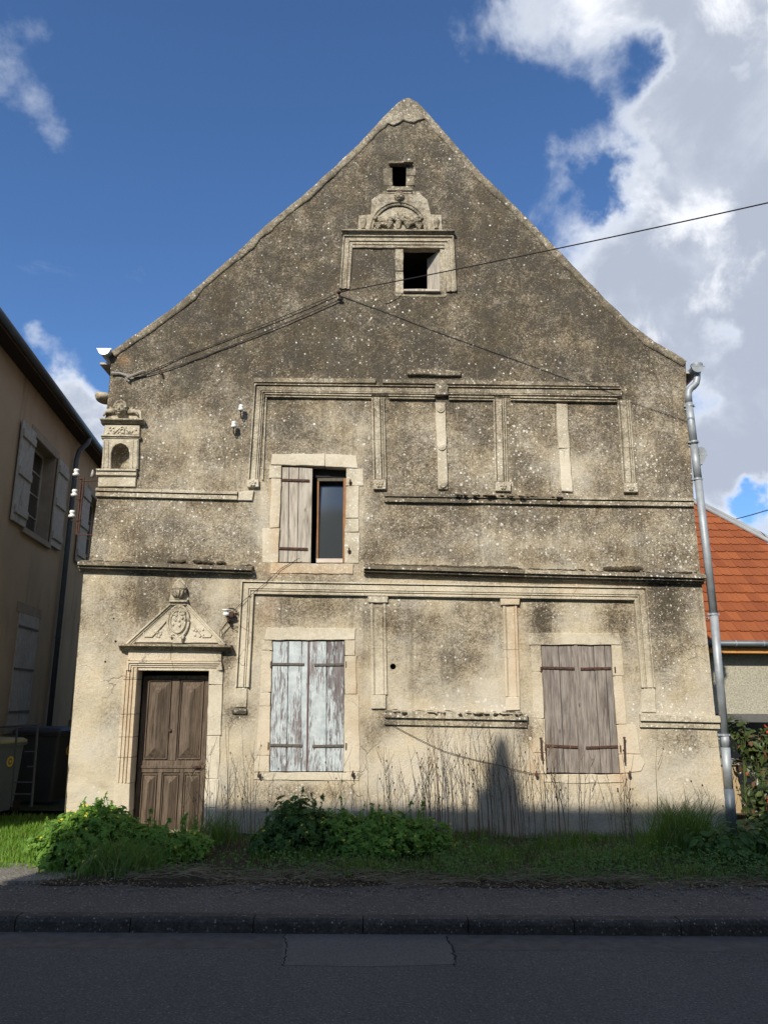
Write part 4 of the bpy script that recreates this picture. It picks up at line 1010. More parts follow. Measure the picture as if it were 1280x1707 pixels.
# niche bowl: half cylinder with quarter-sphere shell
xl,xr=na[0][0],na[-1][0]; zb_=na[0][1]; ncx=(xl+xr)/2; nr=(xr-xl)/2; zt=na[4][1]-nr*.98
m=MB(); vs=[];fs=[];k=13
for j in range(8):
    for i in range(k):
        a=pi*i/(k-1)
        if j<3: z=zb_-.02+(zt-zb_+.02)*j/2; vs.append((ncx-nr*1.02*cos(a),D+nr*1.4*sin(a),z))
        else: e=(j-2)*pi/2/5; vs.append((ncx-nr*1.02*cos(a)*cos(e),D+nr*1.4*sin(a)*cos(e),zt+nr*.98*sin(e)))
for j in range(7):
    for i in range(k-1): q=j*k+i; fs.append((q,q+1,q+k+1,q+k))
mesh_obj('niche_bowl',vs,fs,STONE,house,True,stain=(-.10,.35,0))
m=MB(); m.lathe((ncx,D,zb_-.015),[(0,0),(nr*1.0,0)],12,'z',1.38,0,pi); m.build('niche_floor',STONE,house,stain=(-.5,0,0))
# stone corbel sticking out at the corner, upstairs
c=at(171,662,D+.05); m=MB(); vs=[];
m.ell((c.x+.02,D+.10,c.z),.13,.16,.075,14,10); m.ell((c.x-.03,D+.08,c.z+.02),.08,.13,.06,12,8)
o=m.build('corbel',STONE,house,True,stain=(-.3,.3,.2)); o['label']='lichen-covered stone corbel poking out of the left corner'

# --- gutters
def gutter(x,z,mat,r=.085,capmat=None,side=1):
    vs=[];fs=[];n=10
    for y in (D-.12,BK):
        for rr in (r,r-.006):
            for i in range(n+1):
                a=pi+pi*i/n; vs.append((x+rr*cos(a),y,z+rr*sin(a)))
    k=n+1
    for i in range(n): fs += [(i,i+1,2*k+i+1,2*k+i),(k+i,3*k+i,3*k+i+1,k+i+1)]
    fs += [(0,2*k,3*k,k),(k-1,2*k-1,4*k-1,3*k-1)]
    o=mesh_obj('gutter',vs,fs,mat,house,True)
    m=MB(); m.add([(x+(r+.004)*cos(pi+pi*i/n),D-.125,z+(r+.004)*sin(pi+pi*i/n)) for i in range(k)]+[(x+(r+.004)*cos(pi+pi*i/n),D-.119,z+(r+.004)*sin(pi+pi*i/n)) for i in range(k)],
      [tuple(range(k)),tuple(reversed(range(k,2*k)))]+[(i,i+1,k+i+1,k+i) for i in range(k-1)])
    m.box(x-r-.02,x+r+.02,D-.125,D-.11,z-.002,z+.012); m.build('gutter_end',capmat or mat,o)
    return o
g0=at(174,582,D-.12); gutter(g0.x,g0.z,ZINC,.085,WHITE)
g1=at(1162,611,D-.12); gutter(g1.x,g1.z,ZINC,.085,ZINC)
m=MB(); m.box(RL-.16,RL+.02,D+.01,BK,EZL-.16,EZL-.13); m.build('eaves_board',WPALE,house)
m=MB(); m.box(RR-.02,RR+.12,D+.01,BK,EZR-.16,EZR-.13); m.build('eaves_board',WPALE,house)
# --- downpipe
pipe=bpy.data.objects.new('downpipe',None); COL.objects.link(pipe); pipe.parent=house; pipe['label']='galvanised downpipe with swan neck at the right corner'
YP=D-.02
def pp_(px,py): return at(px,py,YP)
neck=[pp_(*p) for p in [(1161,618),(1161,632),(1159.5,639),(1155,644),(1150,648),(1147,653),(1146.5,660),(1147.5,672)]]
m=MB(); m.tube(neck,.050,12); m.build('swan_neck',ZINC,pipe,True)
c=pp_(1161,616); m=MB(); m.lathe((c.x,YP,c.z),[(.085,.08),(.08,.02),(.055,-.03),(.053,-.05)],14); m.build('pipe_hopper',ZINC,pipe,True)
segs=[[(1147.5,672),(1156,742)],[(1156,742),(1163,800)],[(1163,800),(1189,1024)],[(1189,1024),(1207,1225)]]
for s in segs:
    m=MB(); m.tube([pp_(*s[0]),pp_(*s[1])],.0525,14); m.build('pipe_length',ZINC,pipe,True)
m=MB(); m.tube([pp_(1207,1225),pp_(1208.5,1246)],.052,14); m.tube([pp_(1208.5,1246),pp_(1214,1315)],.056,14); m.build('pipe_length',ZINCD if False else ZINC,pipe,True)
m=MB(); m.tube([pp_(1214,1315),pp_(1221,1398)],.064,14); m.build('pipe_shoe',ZINCD,pipe,True)
for px,py in ((1149,677),(1156,737),(1162,799),(1188.5,1024),(1206,1225)):
    c=pp_(px,py); m=MB(); m.tube([c+Vector((0,0,-.012)),c+Vector((0,0,.012))],.060,14); m.box(c.x-.085,c.x-.055,YP-.01,YP+.04,c.z-.012,c.z+.012); m.box(c.x+.055,c.x+.075,YP-.012,YP+.012,c.z-.012,c.z+.012); m.tube([(c.x-.07,YP,c.z-.05),(c.x-.07,YP+.06,c.z-.05)],.012,6); m.build('pipe_bracket',ZINC,pipe)
c=pp_(1165,757); m=MB()                                   # rainwater branch
vs=[];prof2=[(-.02,.085),(.02,.095),(.06,.075),(.085,.03),(.09,-.02),(.02,-.16),(-.02,-.17)]
k=len(prof2); vs=[(c.x+a,YP-.05,c.z+b) for a,b in prof2]+[(c.x+a,YP+.05,c.z+b) for a,b in prof2]
m.add(vs,[tuple(range(k)),tuple(reversed(range(k,2*k)))]+[((i+1)%k,i,k+i,k+(i+1)%k) for i in range(k)]); m.box(c.x-.03,c.x+.093,YP-.053,YP+.053,c.z-.03,c.z-.02); m.build('rainwater_catcher',ZINC,pipe)
# small vent by the pipe at cornice height
m=MB(); c=at(1184,957,D); 

# ------------------------------------------------------------------ wires, insulators
def insulator(px,py,label,sc=1.0,grp='white insulators on the facade',hook=True,Y=D,stand=.10):
    q=at(px,py,Y-stand); e=empty('insulator',(q.x,Y,q.z-.06*sc),label,'insulator',grp)
    m=MB(); m.lathe((q.x,Y-stand,q.z),[(0,-.045*sc),(.036*sc,-.045*sc),(.040*sc,-.015*sc),(.030*sc,-.008*sc),(.030*sc,.010*sc),(.034*sc,.02*sc),(.028*sc,.045*sc),(0,.05*sc)],14); m.build('porcelain',PORC,e,True)
    m=MB(); m.tube([(q.x,Y-stand,q.z-.03*sc),(q.x,Y-stand,q.z-.09*sc),(q.x,Y-stand*.7,q.z-.12*sc),(q.x,Y+.02,q.z-.12*sc)],.009,6); m.build('hook',IRON,e)
    return e
insulator(402,680,'upper of the two white insulators left of the big blind panel')
insulator(390,708,'lower of the two white insulators left of the big blind panel')
def cable(name,pts,r,label,sag=0,cat='cable',n=24,grp=None):
    pts=[Vector(p) for p in pts]; o=[]
    for a,b in zip(pts[:-1],pts[1:]):
        for i in range(n): t=i/n; q=a.lerp(b,t); q.z-=sag*4*t*(1-t); o.append(q)
    o.append(pts[-1]); base=o[0]
    e=MB(); e.tube(o,r,5); ob=e.build(name,CABLE)
    return tagd(ob,label,cat,grp)
A0=at(565,488,D-.06); A1=at(567,497,D-.07)
def swing(px,py,shx0,shx1):
    best=None
    for k in range(5,900):
        d=k*.01; q=at(px,py,D-d); sx,sz=q.x+.42*d,q.z-.745*d; a=w2(*shx0); b=w2(*shx1)
        e=abs(sz-(a[1]+(b[1]-a[1])*(sx-a[0])/(b[0]-a[0])))
        if best is None or e<best[0]: best=(e,d)
    return best[1]
sd=swing(1281,325,(567,497),(1100,678)); print('cable swings out',sd)
cs_=A0; ce_=at(1281,325,D-sd); far=ce_+(ce_-cs_)*.9
cable('overhead_cable',[at(566,487,D-.06),far],.0085,'black overhead cable crossing the right roof edge and the sky',.10)
cable('wall_cable',[at(560,490,D-.04),at(300,596,D-.012),at(222,628,D-.02)],.007,'upper of the two black cables slanting down to the left eave',.02)
cable('wall_cable',[A1+Vector((0,.03,0)),at(330,598,D-.012),at(224,630,D-.02)],.008,'lower of the two black cables slanting down to the left eave',.02)
cable('wall_cable',[at(640,507,D-.012),at(672,489,D-.012)],.004,'faint thin wire under the attic window sill',.03)
cable('overhead_cable',[at(1219,867,20),at(1420,800,14)],.012,'black overhead cable above the orange tiled roof',.05)
e=empty('cable_bracket',(A0.x,D,A0.z),'rusty cable bracket left of the attic window foot','bracket')
m=MB(); m.tube([(A0.x,D+.02,A0.z),(A0.x,D-.07,A0.z)],.014,6); m.ell((A0.x,D-.07,A0.z),.035,.035,.022,8,6); m.build('arm',IRON,e)
m=MB(); m.tube([(A0.x+.01,D-.07,A0.z-.01),(A1.x,D-.05,A1.z-.02)],.008,5); m.ell((A1.x,D-.05,A1.z-.01),.045,.03,.022,8,6); m.build('clamp',CABLE,e)
cl=at(215,626,D-.04); e=empty('cable_clamp',(cl.x,D,cl.z),'grey cable clamp under the left eave','bracket')
m=MB(); m.tube([at(186,622,D-.03),at(200,622,D-.03),at(214,627,D-.05),at(222,625,D-.05)],.016,6); m.tube([at(212,630,D-.05),at(240,618,D-.05)],.018,6); m.tube([at(209,630,D-.03),at(216,636,D-.03)],.014,5); m.build('clamp',simple('clamp_grey',(.30,.28,.25),.7),e)
cl=at(267,616,D-.04); m=MB(); m.tube([cl,cl+Vector((.03,-.01,-.08))],.014,6); m.build('hook',IRON,e)
# porcelain cluster beside the pediment
q=at(380,1022,D-.1); e=empty('insulator',(q.x,D,q.z-.1),'white insulator tangled in loose wires right of the door pediment','insulator')
m=MB(); m.lathe((q.x-.02,D-.1,q.z+.01),[(0,-.05),(.042,-.05),(.045,-.01),(.030,0),(.030,.02),(.06,.024),(.06,.036),(0,.04)],14); m.build('porcelain',PORC,e,True)
m=MB(); m.tube([(q.x,D-.1,q.z-.03),(q.x+.01,D-.1,q.z-.10),(q.x+.01,D+.02,q.z-.12)],.018,7); m.ell((q.x+.05,D-.08,q.z-.02),.04,.03,.05,8,6); m.build('hook',IRON,e)
m=MB(); rw=random.Random(2)
for i in range(5):
    c0=Vector((q.x+.04,D-.09,q.z)); r0=rw.uniform(.05,.09); m.tube([c0+Vector((r0*cos(a),rw.uniform(-.01,.01),r0*sin(a)*.8)) for a in [j*.6+i for j in range(8)]],.0045,4)
for tgt in ((366,1066),(372,1064),(398,1045),(401,1055)): m.tube([(q.x+.02,D-.08,q.z-.08),at((tgt[0]+378)/2-5,(tgt[1]+1022)/2+8,D-.06),at(*tgt,D-.02)],.0045,4)
m.build('loose_wires',CABLE,e)
cable('wall_cable',[at(386,1022,D-.08),at(408,1000,D-.06),at(445,970,D-.05),at(468,948,D-.04),at(500,930,D-.03)],.004,'thin loose wire rising from the insulator to the upstairs window',0,n=6)
cable('wall_cable',[at(653,1208,D-.03),at(740,1252,D-.02),at(830,1275,D-.02),at(893,1290,D-.03)],.004,'thin wire hanging between the string course and right window',.01,n=6)
# insulator rack on the left corner
rk=empty('insulator_rack',at(145,845,D+.1),'rusty iron rack at the left house corner holding insulators','rack')
YR=D+.15
m=MB()
for a,b in (((141,795),(131,892)),((136,797),(128,891))): m.tube([at(*a,YR),at(*b,YR)],.014,6)
for a,b in (((136,802),(166,801)),((128,891),(158,892))): m.tube([at(*a,YR),at(*b,YR)],.010,6)
m.build('iron_frame',IRON,rk)
for i,(px,py,nm) in enumerate(((128,788,'top'),(125,822,'middle'),(121,857,'bottom'))):
    q=at(px,py,YR-.02); e=empty('insulator',(q.x,YR,q.z-.05),f'{nm} white insulator on the rusty rack at the left corner','insulator','insulators on the rusty rack')
    m=MB(); m.lathe(q,[(0,-.05),(.045,-.05),(.05,-.02),(.03,-.005),(.03,.01),(.04,.02),(.035,.05),(0,.052)],14); m.build('porcelain',PORC,e,True)
    m=MB(); m.tube([q+Vector((0,0,-.03)),q+Vector((0,0,-.09)),q+Vector((.1,0,-.09))],.008,5); m.build('hook',IRON,e)
q=at(155,789,D+.12); e=empty('insulator',(q.x,D+.12,q.z-.05),'small grey insulator on a stub arm below the niche sill','insulator')
m=MB(); m.lathe(q,[(0,-.06),(.03,-.055),(.02,.0),(.012,.05),(0,.055)],10); m.build('porcelain',simple('grey_porcelain',(.35,.35,.33),.4),e,True)
m=MB(); m.tube([q+Vector((-.0,0,-.01)),q+Vector((.13,0,-.01))],.014,6); m.build('hook',IRON,e)

# ------------------------------------------------------------------ LEFT NEIGHBOUR
NB=empty('rendered_house',(-6,11,0),'shaded beige rendered house with pale shutters at the left edge','house')
lu=Vector((-.1235,1,0)).normalized(); LFR=Frame((-6,11,0),lu,(lu.y,-lu.x,0))
BEIGE=simple('beige_render',(.36,.275,.185),.95,0,.2,1.2,.25); 
def beige():
    m,nt,b=newmat('stained_beige_render'); P=pos(nt)
    n=nt.noise(P,.8,5,.6); col=nt.mix(nt.mr(n,.3,.7),(.50,.40,.27),(.38,.31,.22))
    st=nt.noise(nt.vscale(P,(3.0,3.0,.25)),1.0,5,.6); col=nt.mix(nt.mr(st,.56,.72,0,.55),col,(.12,.10,.075))
    nt.l.new(col,b.inputs['Base Color']); bump(nt,b,nt.noise(P,45,4,.7),.4,.006); b.inputs['Roughness'].default_value=.95; return m
BEIGE=beige()
SHW=wood_mat('dull_white_shutter_paint',(.42,.40,.36),(.28,.26,.24),(.50,.49,.45),.30)  # off-white shutter paint in a dulled, greyed tone
Z6=LFR.px(0,510)[1]; za=LFR.px(0,512)[1]
LF2=Frame(LFR.o+LFR.n*.36,LFR.u,LFR.n); eaveZ=LF2.px(60,596)[1]+.20
NU=-2.4
lout=[(NU,-.2),(9,-.2),(9,eaveZ),(NU,eaveZ)]
W=dict(up=[(57,722),(89,764),(79,905),(45,888)], up2=[(144,805),(162,822),(150,960),(128,940)])
lh=[[LFR.px(*p) for p in W['up']]]
q=[LFR.px(*p) for p in W['up']]; u0=min(p[0] for p in q)+.02; u1=max(p[0] for p in q)-.02; z0=LFR.px(40,880)[1]; z1=LFR.px(60,728)[1]
# second window same size further along
us=LFR.px(150,812)[0]
wins=[(u0,u1,z0,z1),(us,us+(u1-u0),z0,z1)]
lh=[[(a,c),(b,c),(b,d),(a,d)] for a,b,c,d in wins]
vs,fs=wall_mesh(LFR,lout,lh,.35,lambda x,z:.006*noise.noise(Vector((x,z,9))))
mesh_obj('side_wall',vs,fs,BEIGE,NB,True)
bx=[LFR.p(NU,-.2,-.004),LFR.p(9,-.2,-.004),LFR.p(9,-.2,-8),LFR.p(NU,-.2,-8)]
e0=eaveZ; rid=e0+4.6
vs=[*bx]+[v+Vector((0,0,e0+.2)) for v in bx]+[LFR.p(NU,rid,-4),LFR.p(9,rid,-4)]
mesh_obj('gable_wall',vs,[(1,2,6,9,5),(3,0,4,8,7)],BEIGE,NB)
mesh_obj('rear_wall',vs,[(2,3,7,6)],BEIGE,NB)
vs=[LFR.p(NU-.2,e0-.15,.26),LFR.p(9.3,e0-.15,.26),LFR.p(9.3,rid+.15,-4),LFR.p(NU-.2,rid+.15,-4),LFR.p(9.3,e0-.15,-8.4),LFR.p(NU-.2,e0-.15,-8.4)]
vs2=[v+Vector((0,0,-.14)) for v in vs]
mesh_obj('roof',vs+vs2,[(0,1,2,3),(3,2,4,5),(6,9,8,7),(9,11,10,8),(0,6,7,1),(1,7,8,2),(2,8,10,4),(4,10,11,5),(5,11,9,3),(3,9,6,0)],TILE,NB)
m=MB(); ln=[(LFR.p(u,e0-.28+.0,.0),) for u in (0,1)]
for (h0,h1,za_,zb2) in ((0.004,.24,e0-.27,e0-.23),):
    m.add([LFR.p(NU-.15,za_,h0),LFR.p(9.2,za_,h0),LFR.p(9.2,za_,h1),LFR.p(NU-.15,za_,h1),LFR.p(NU-.15,zb2,h0),LFR.p(9.2,zb2,h0),LFR.p(9.2,zb2,h1),LFR.p(NU-.15,zb2,h1)],[(0,3,2,1),(4,5,6,7),(0,1,5,4),(1,2,6,5),(2,3,7,6),(3,0,4,7)])
m.build('eaves_soffit',simple('dark_eaves_timber',(.05,.04,.032),.9),NB)
m=MB(); m.tube([LFR.p(NU-.15,e0-.20,.31),LFR.p(9.2,e0-.20,.31)],.06,12); m.build('gutter',ZINCD,NB,True)
# downpipe
a=LFR.px(131,712); m=MB(); um=LFR.px(118,800)[0]
m.tube([LFR.p(um,e0-.25,.30),LFR.p(um,e0-.38,.26),LFR.p(um,e0-.55,.12),LFR.p(um,e0-.75,.08),LFR.p(um,.0,.08)],.052,10); m.build('downpipe',ZINCD,NB,True)
m=MB()
for z in (1.0,2.8,4.6,6.2): m.tube([LFR.p(um,z,.08),LFR.p(um,z+.03,.08)],.062,10)
m.build('pipe_bracket',ZINCD,NB)
def shutter_board(a,b,c,d,hh,par,lab,open_=False):
    """louverless board shutter with three battens; (a..b along, c..d up) lying hh proud"""
    s=bpy.data.objects.new('shutter',None); COL.objects.link(s); s.parent=par; s['label']=lab
    n=3
    for i in range(n):
        x0=a+(b-a)*i/n+.003; x1=a+(b-a)*(i+1)/n-.003
        vs,fs=prism(LFR,[(x0,c),(x1,c),(x1,d),(x0,d)],hh-.03,hh,.004); mesh_obj('plank',vs,fs,SHW,s)
    for t in ((.08,.16),(.46,.54),(.84,.92)):
        if open_:
            vs,fs=prism(LFR,[(a+.03,c+(d-c)*t[0]),(b-.03,c+(d-c)*t[0]),(b-.03,c+(d-c)*t[1]),(a+.03,c+(d-c)*t[1])],hh,hh+.03,.006); mesh_obj('batten',vs,fs,SHW,s)
        else:
            vs,fs=prism(LFR,[(a+.0,c+(d-c)*(t[0]+.03)),(b-.02,c+(d-c)*(t[0]+.03)),(b-.02,c+(d-c)*(t[0]+.05)),(a,c+(d-c)*(t[0]+.05))],hh,hh+.012,.003); mesh_obj('hinge_strap',vs,fs,IRONP,s)
def casement(a,b,c,d,par):
    w=bpy.data.objects.new('window',None); COL.objects.link(w); w.parent=par
    hh=-.22; fr=.05
    def bar(x0,x1,z0,z1,h0=hh-.04,h1=hh,nm='window_frame',mt=SHW): vs,fs=prism(LFR,[(x0,z0),(x1,z0),(x1,z1),(x0,z1)],h0,h1,.004); mesh_obj(nm,vs,fs,mt,w)
    bar(a,b,c,c+fr); bar(a,b,d-fr,d); bar(a,a+fr,c+fr,d-fr); bar(b-fr,b,c+fr,d-fr); mdl=(a+b)/2; bar(mdl-.045,mdl+.045,c+fr,d-fr,hh-.04,hh+.01)
    for i in (1,2,3): z=c+(d-c)*i/4; bar(a+fr,mdl-.046,z-.012,z+.012,hh-.035,hh-.002,'glazing_bar'); bar(mdl+.046,b-fr,z-.012,z+.012,hh-.035,hh-.002,'glazing_bar')
    for x0,x1 in ((a+fr,mdl-.046),(mdl+.046,b-fr)):
        for i in range(4):
            z0=c+(d-c)*i/4+(.012 if i else fr); z1=c+(d-c)*(i+1)/4-(.012 if i<3 else fr)
            mesh_obj('pane',[LFR.p(x0,z0,hh-.02),LFR.p(x1,z0,hh-.02),LFR.p(x1,z1,hh-.02),LFR.p(x0,z1,hh-.02)],[(0,1,2,3)],GLASSD,w)
    SS=simple('pale_sill_stone',(.34,.30,.24),.9,0,.2,5,.2)
    for nm,x0,x1,z0_,z1_,h0,h1 in (('window_reveal',a-.003,a+.002,c,d,-.3,.0),('window_reveal',b-.002,b+.003,c,d,-.3,.0),('window_reveal',a,b,d-.002,d+.003,-.3,0),('window_sill',a-.12,b+.12,c-.10,c,-.3,.06),('window_lintel',a-.14,b+.14,d+.004,d+.16,-.02,.012)):
        vs,fs=prism(LFR,[(x0,z0_),(x1,z0_),(x1,z1_),(x0,z1_)],h0,h1,.001); mesh_obj(nm,vs,fs,SS,w)
for i,(a,b,c,d) in enumerate(wins):
    casement(a,b,c,d,NB); sw=(b-a)/2
    shutter_board(a-sw-.06,a-.04,c-.02,d+.02,.06,NB,'open white board shutter folded back beside its window',True)
    shutter_board(b+.04,b+sw+.06,c-.02,d+.02,.06,NB,'open white board shutter folded back beside its window',True)
# ground-floor closed shutters
ga=LFR.px(22,1110)[0]; gb=LFR.px(56,1110)[0]; gz0=LFR.px(18,1210)[1]; gz1=LFR.px(45,1025)[1]
for off in (0,us-u0):
    a=ga+off; b=gb+off; md=(a+b)/2
    shutter_board(a,md-.005,gz0,gz1,.02,NB,'closed cream shutter leaf of a ground-floor window'); shutter_board(md+.005,b,gz0,gz1,.02,NB,'closed cream shutter leaf of a ground-floor window')
    vs,fs=prism(LFR,[(a-.14,gz1+.004),(b+.14,gz1+.004),(b+.14,gz1+.18),(a-.14,gz1+.18)],-.02,.014,.003); mesh_obj('window_lintel',vs,fs,simple('pale_lintel_stone',(.36,.30,.22),.9,0,.2,5,.2),NB)
    vs,fs=prism(LFR,[(a-.1,gz0-.12),(b+.1,gz0-.12),(b+.1,gz0),(a-.1,gz0)],-.02,.06,.003); mesh_obj('window_sill',vs,fs,simple('grey_sill_stone',(.30,.27,.22),.9,0,.2,5,.2),NB)
# ------------------------------------------------------------------ bins and rack
def bin_(x,y,w,dp,h,rz,body,lid,label,logo=True):
    e=empty('wheeled_bin',(x,y,.02),label,'bin'); e.rotation_euler=(0,0,rz)
    def ob(nm,m,mt,sm=False):
        me=bpy.data.meshes.new(nm); me.from_pydata([tuple(v) for v in m.v],[],m.f); me.materials.append(mt)
        if sm: me.polygons.foreach_set('use_smooth',[True]*len(me.polygons))
        o=bpy.data.objects.new(nm,me); COL.objects.link(o); o.parent=e; return o
    m=MB(); b=.82; k=[]
    def rr(W_,D_,z,r=.05):
        pts=[]
        for sx,sy,a0 in ((1,1,0),(-1,1,pi/2),(-1,-1,pi),(1,-1,1.5*pi)):
            for j in range(4): a=a0+j*pi/6; pts.append((sx*(W_/2-r)+r*cos(a),sy*(D_/2-r)+r*sin(a),z))
        return pts
    rings=[rr(w*b,dp*b,.06),rr(w*.97,dp*.97,h*.93),rr(w*1.04,dp*1.04,h*.935),rr(w*1.04,dp*1.04,h*.97)]
    n=16
    m.add([p for r_ in rings for p in r_],[tuple(reversed(range(n)))]+[(i*n+j,i*n+(j+1)%n,(i+1)*n+(j+1)%n,(i+1)*n+j) for i in range(3) for j in range(n)])
    ob('bin_body',m,body)
    m=MB(); rings=[rr(w*1.08,dp*1.08,h*.972),rr(w*1.08,dp*1.08,h*1.0),rr(w*.95,dp*.9,h*1.035),rr(w*.5,dp*.5,h*1.045)]
    m.add([p for r_ in rings for p in r_],[tuple(reversed(range(n))),tuple(range(3*n,4*n))]+[(i*n+j,i*n+(j+1)%n,(i+1)*n+(j+1)%n,(i+1)*n+j) for i in range(3) for j in range(n)])
    ob('bin_lid',m,lid)
    m=MB(); m.tube([(-w*.4,dp*.58,h*.93),(-w*.4,dp*.66,h*.95),(w*.4,dp*.66,h*.95),(w*.4,dp*.58,h*.93)],.014,6); ob('bin_handle',m,body)
    RB=simple('black_rubber',(.02,.02,.02),.8)
    for s in (-1,1):
        m=MB(); m.tube([(s*w*.38,dp*.42,.08),(s*w*.46,dp*.42,.08)],.10,14); ob('wheel',m,RB)
    if logo:
        for r_,mt,yy in ((.075,'y',.0),(.045,'d',.002),(.022,'y',.004)):
            m=MB(); zc=h*.72; t=(zc-.06)/(h*.93-.06); xx=w/2*(b+(.97-b)*t)
            m.tube([(xx-.01,0,zc),(xx+.004+yy,0,zc)],r_,18); ob('round_emblem',m,YELM if mt=='y' else body)
    return e
YELM=simple('yellow_sticker',(.60,.42,.03),.6); BDK=simple('dark_grey_plastic',(.045,.05,.055),.5,0,.15,3); BLID=simple('slate_blue_lid',(.05,.06,.085),.45)
BGR=simple('grey_green_plastic',(.10,.13,.15),.5,0,.15,3); BYL=simple('dull_yellow_lid',(.30,.29,.16),.5)
bin_(-5.42,13.1,.78,.74,1.12,R(-8),BDK,BLID,'dark wheeled bin with blue lid and round yellow emblem against the wall')
bin_(-5.62,11.75,.55,.62,1.02,R(-10),BGR,BYL,'grey wheeled bin with dull yellow lid behind the metal rack')
o=bin_(-5.75,10.95,.5,.55,.86,R(-10),BGR,simple('lime_lid',(.30,.34,.08),.5),'lower bin with lime green lid cut by the left edge',False)
rkk=empty('metal_rack',at(50,1345,11.3),'grey tubular metal rack with rungs standing before the bins','rack')
GM=simple('grey_galvanised_tube',(.085,.09,.095),.6,.1,.2,8)
Yk=11.3
for nm,a,b,r_ in (('rail',(-40,1214),(68,1208),.016),('post',(64,1208),(53,1345),.017),('post',(29,1213),(20,1345),.014),('rung',(42,1253),(60,1253),.010),('rung',(46,1278),(58,1278),.010),('rung',(24,1304),(55,1304),.010),('rung',(23,1324),(54,1324),.010)):
    m=MB(); m.tube([at(*a,Yk),at(*b,Yk)],r_,7); m.build(nm,GM,rkk)

# ------------------------------------------------------------------ RIGHT OUTBUILDING
D2=16.0
OB=empty('tiled_outbuilding',(9.5,D2,-.3),'low grey rendered building with bright orange tiled roof at the right edge','building')
FO=Frame((0,D2,0),(1,0,0),(0,-1,0)); 
GREYR=ground_mat('grey_cement_render',(.40,.38,.31),(.33,.315,.25),(.5,.5,.45),.05,40,.95,.3,.7)
xL,xR=5.6,14.0
zE=FO.px(1240,1082)[1]; zB=FO.px(1240,1190)[1]
m=MB(); m.box(xL,xR,D2,D2+.3,zB,zE+.1); m.build('front_wall',GREYR,OB)
xp=FO.px(1192,1200)[0]
m=MB(); m.box(xL,6.75,D2,D2+.3,-.3,zB-.001); m.build('front_pier',GREYR,OB)
m=MB(); m.box(xL,xR,D2-.02,D2+.28,zB-.16,zB-.003); m.build('lintel_beam',simple('grey_beam',(.12,.12,.115),.8),OB)
m=MB(); m.box(6.75,xR,D2+.4,D2+.45,-.3,zB+.2); m.build('dark_glazing',GLASSD,OB)
for x in (8.1,9.6,11.2): m=MB(); m.box(x,x+.09,D2+.30,D2+.39,-.3,zB-.17); m.build('window_post',simple('white_window_post',(.7,.7,.68),.6),OB)
m=MB(); m.box(xL,xL+.3,D2+.3,D2+8,-.3,zE); m.box(xR-.3,xR,D2+.3,D2+8,-.3,zE); m.build('side_wall',GREYR,OB)
# roof plane, pitch 42
pit=R(42); rz0=zE+.10; ry0=D2-.35
nrm=Vector((0,-sin(pit),cos(pit))); ro=Vector((0,ry0,rz0)); up=Vector((0,cos(pit),sin(pit)))
def onroof(px,py):
    r=ray(px,py); t=(ro-CAMP).dot(nrm)/r.dot(nrm); q=CAMP+r*t; return Vector((q.x,(q-ro).dot(up)))
hA=onroof(1172,850); hB=onroof(1280,907); sl=(hB.y-hA.y)/(hB.x-hA.x)
ridgeS=hA.y+.35
def hipx(s): return hA.x+(s-hA.y)/sl
def rp(x,s,h=0): return ro+Vector((x,0,0))+up*s+nrm*h
xr0=hipx(0); 
top=rp(hipx(ridgeS),ridgeS)
bkz=rz0; by=top.y+(top.y-ry0)
vs=[rp(xL-.2,0,-.03),rp(xr0,0,-.03),rp(hipx(ridgeS),ridgeS,-.03),rp(xL-.2,ridgeS,-.03),Vector((xr0,by,rz0)),Vector((xL-.2,by,rz0))]
mesh_obj('roof',vs,[(0,1,2,3),(1,4,2),(4,5,3,2),(0,3,5),(0,5,4,1)],simple('orange_tile_base',(.30,.09,.035),.8),OB)
TO,nt,b=newmat('orange_clay_tile'); P=pos(nt); rnd=nt.new('ShaderNodeObjectInfo').outputs['Random']
col=nt.mix(rnd,(.20,.056,.020),(.29,.090,.030)); col=nt.mix(nt.mr(nt.noise(P,6,5,.65),.5,.75,0,.55),col,(.22,.07,.04)); nt.l.new(col,b.inputs['Base Color']); b.inputs['Roughness'].default_value=.75; bump(nt,b,nt.noise(P,50,3,.6),.3,.005)
tw,tl=.235,.345
def tile_mesh():
    me=bpy.data.meshes.new('roof_tile'); prof=[(0,.012),(.02,.034),(.045,.034),(.06,.014),(.115,.012),(.13,.022),(.145,.012),(.20,.012),(.235,.016)]
    vs=[];k=len(prof)
    for s,dz in ((-.03,.030),(-.03,.050),(tl,.022)):
        for a,h in prof: q=Vector((a,0,0))+up*s+nrm*(h+dz-(.03 if (s<0 and dz<.04) else 0)); vs.append(tuple(q))
    fs=[(j*k+i,j*k+i+1,(j+1)*k+i+1,(j+1)*k+i) for j in range(2) for i in range(k-1)]
    me.from_pydata(vs,[],fs); me.materials.append(TO); me.update(); return me
TM=tile_mesh(); nt_=0
xs0=FO.px(1168,960)[0]-.6
row=0; s=0.0
rf=OB
while s<ridgeS-.1:
    x=xs0+(row%2)*0
    while x<min(hipx(s)-.12,12.6):
        o=bpy.data.objects.new('roof_tile',TM); COL.objects.link(o); o.parent=rf
        q=rp(x+random.uniform(-.003,.003),s+random.uniform(-.004,.004),random.uniform(-.003,.003))
        o.location=q-worldloc(rf); x+=tw; nt_+=1
    s+=tl; row+=1
print('tiles',nt_)
HZ=simple('pale_zinc_flashing',(.50,.51,.50),.5,.4,.15,4)
m=MB(); a=rp(hipx(ridgeS),ridgeS,.08); b_=rp(hipx(-.0),0,.08)
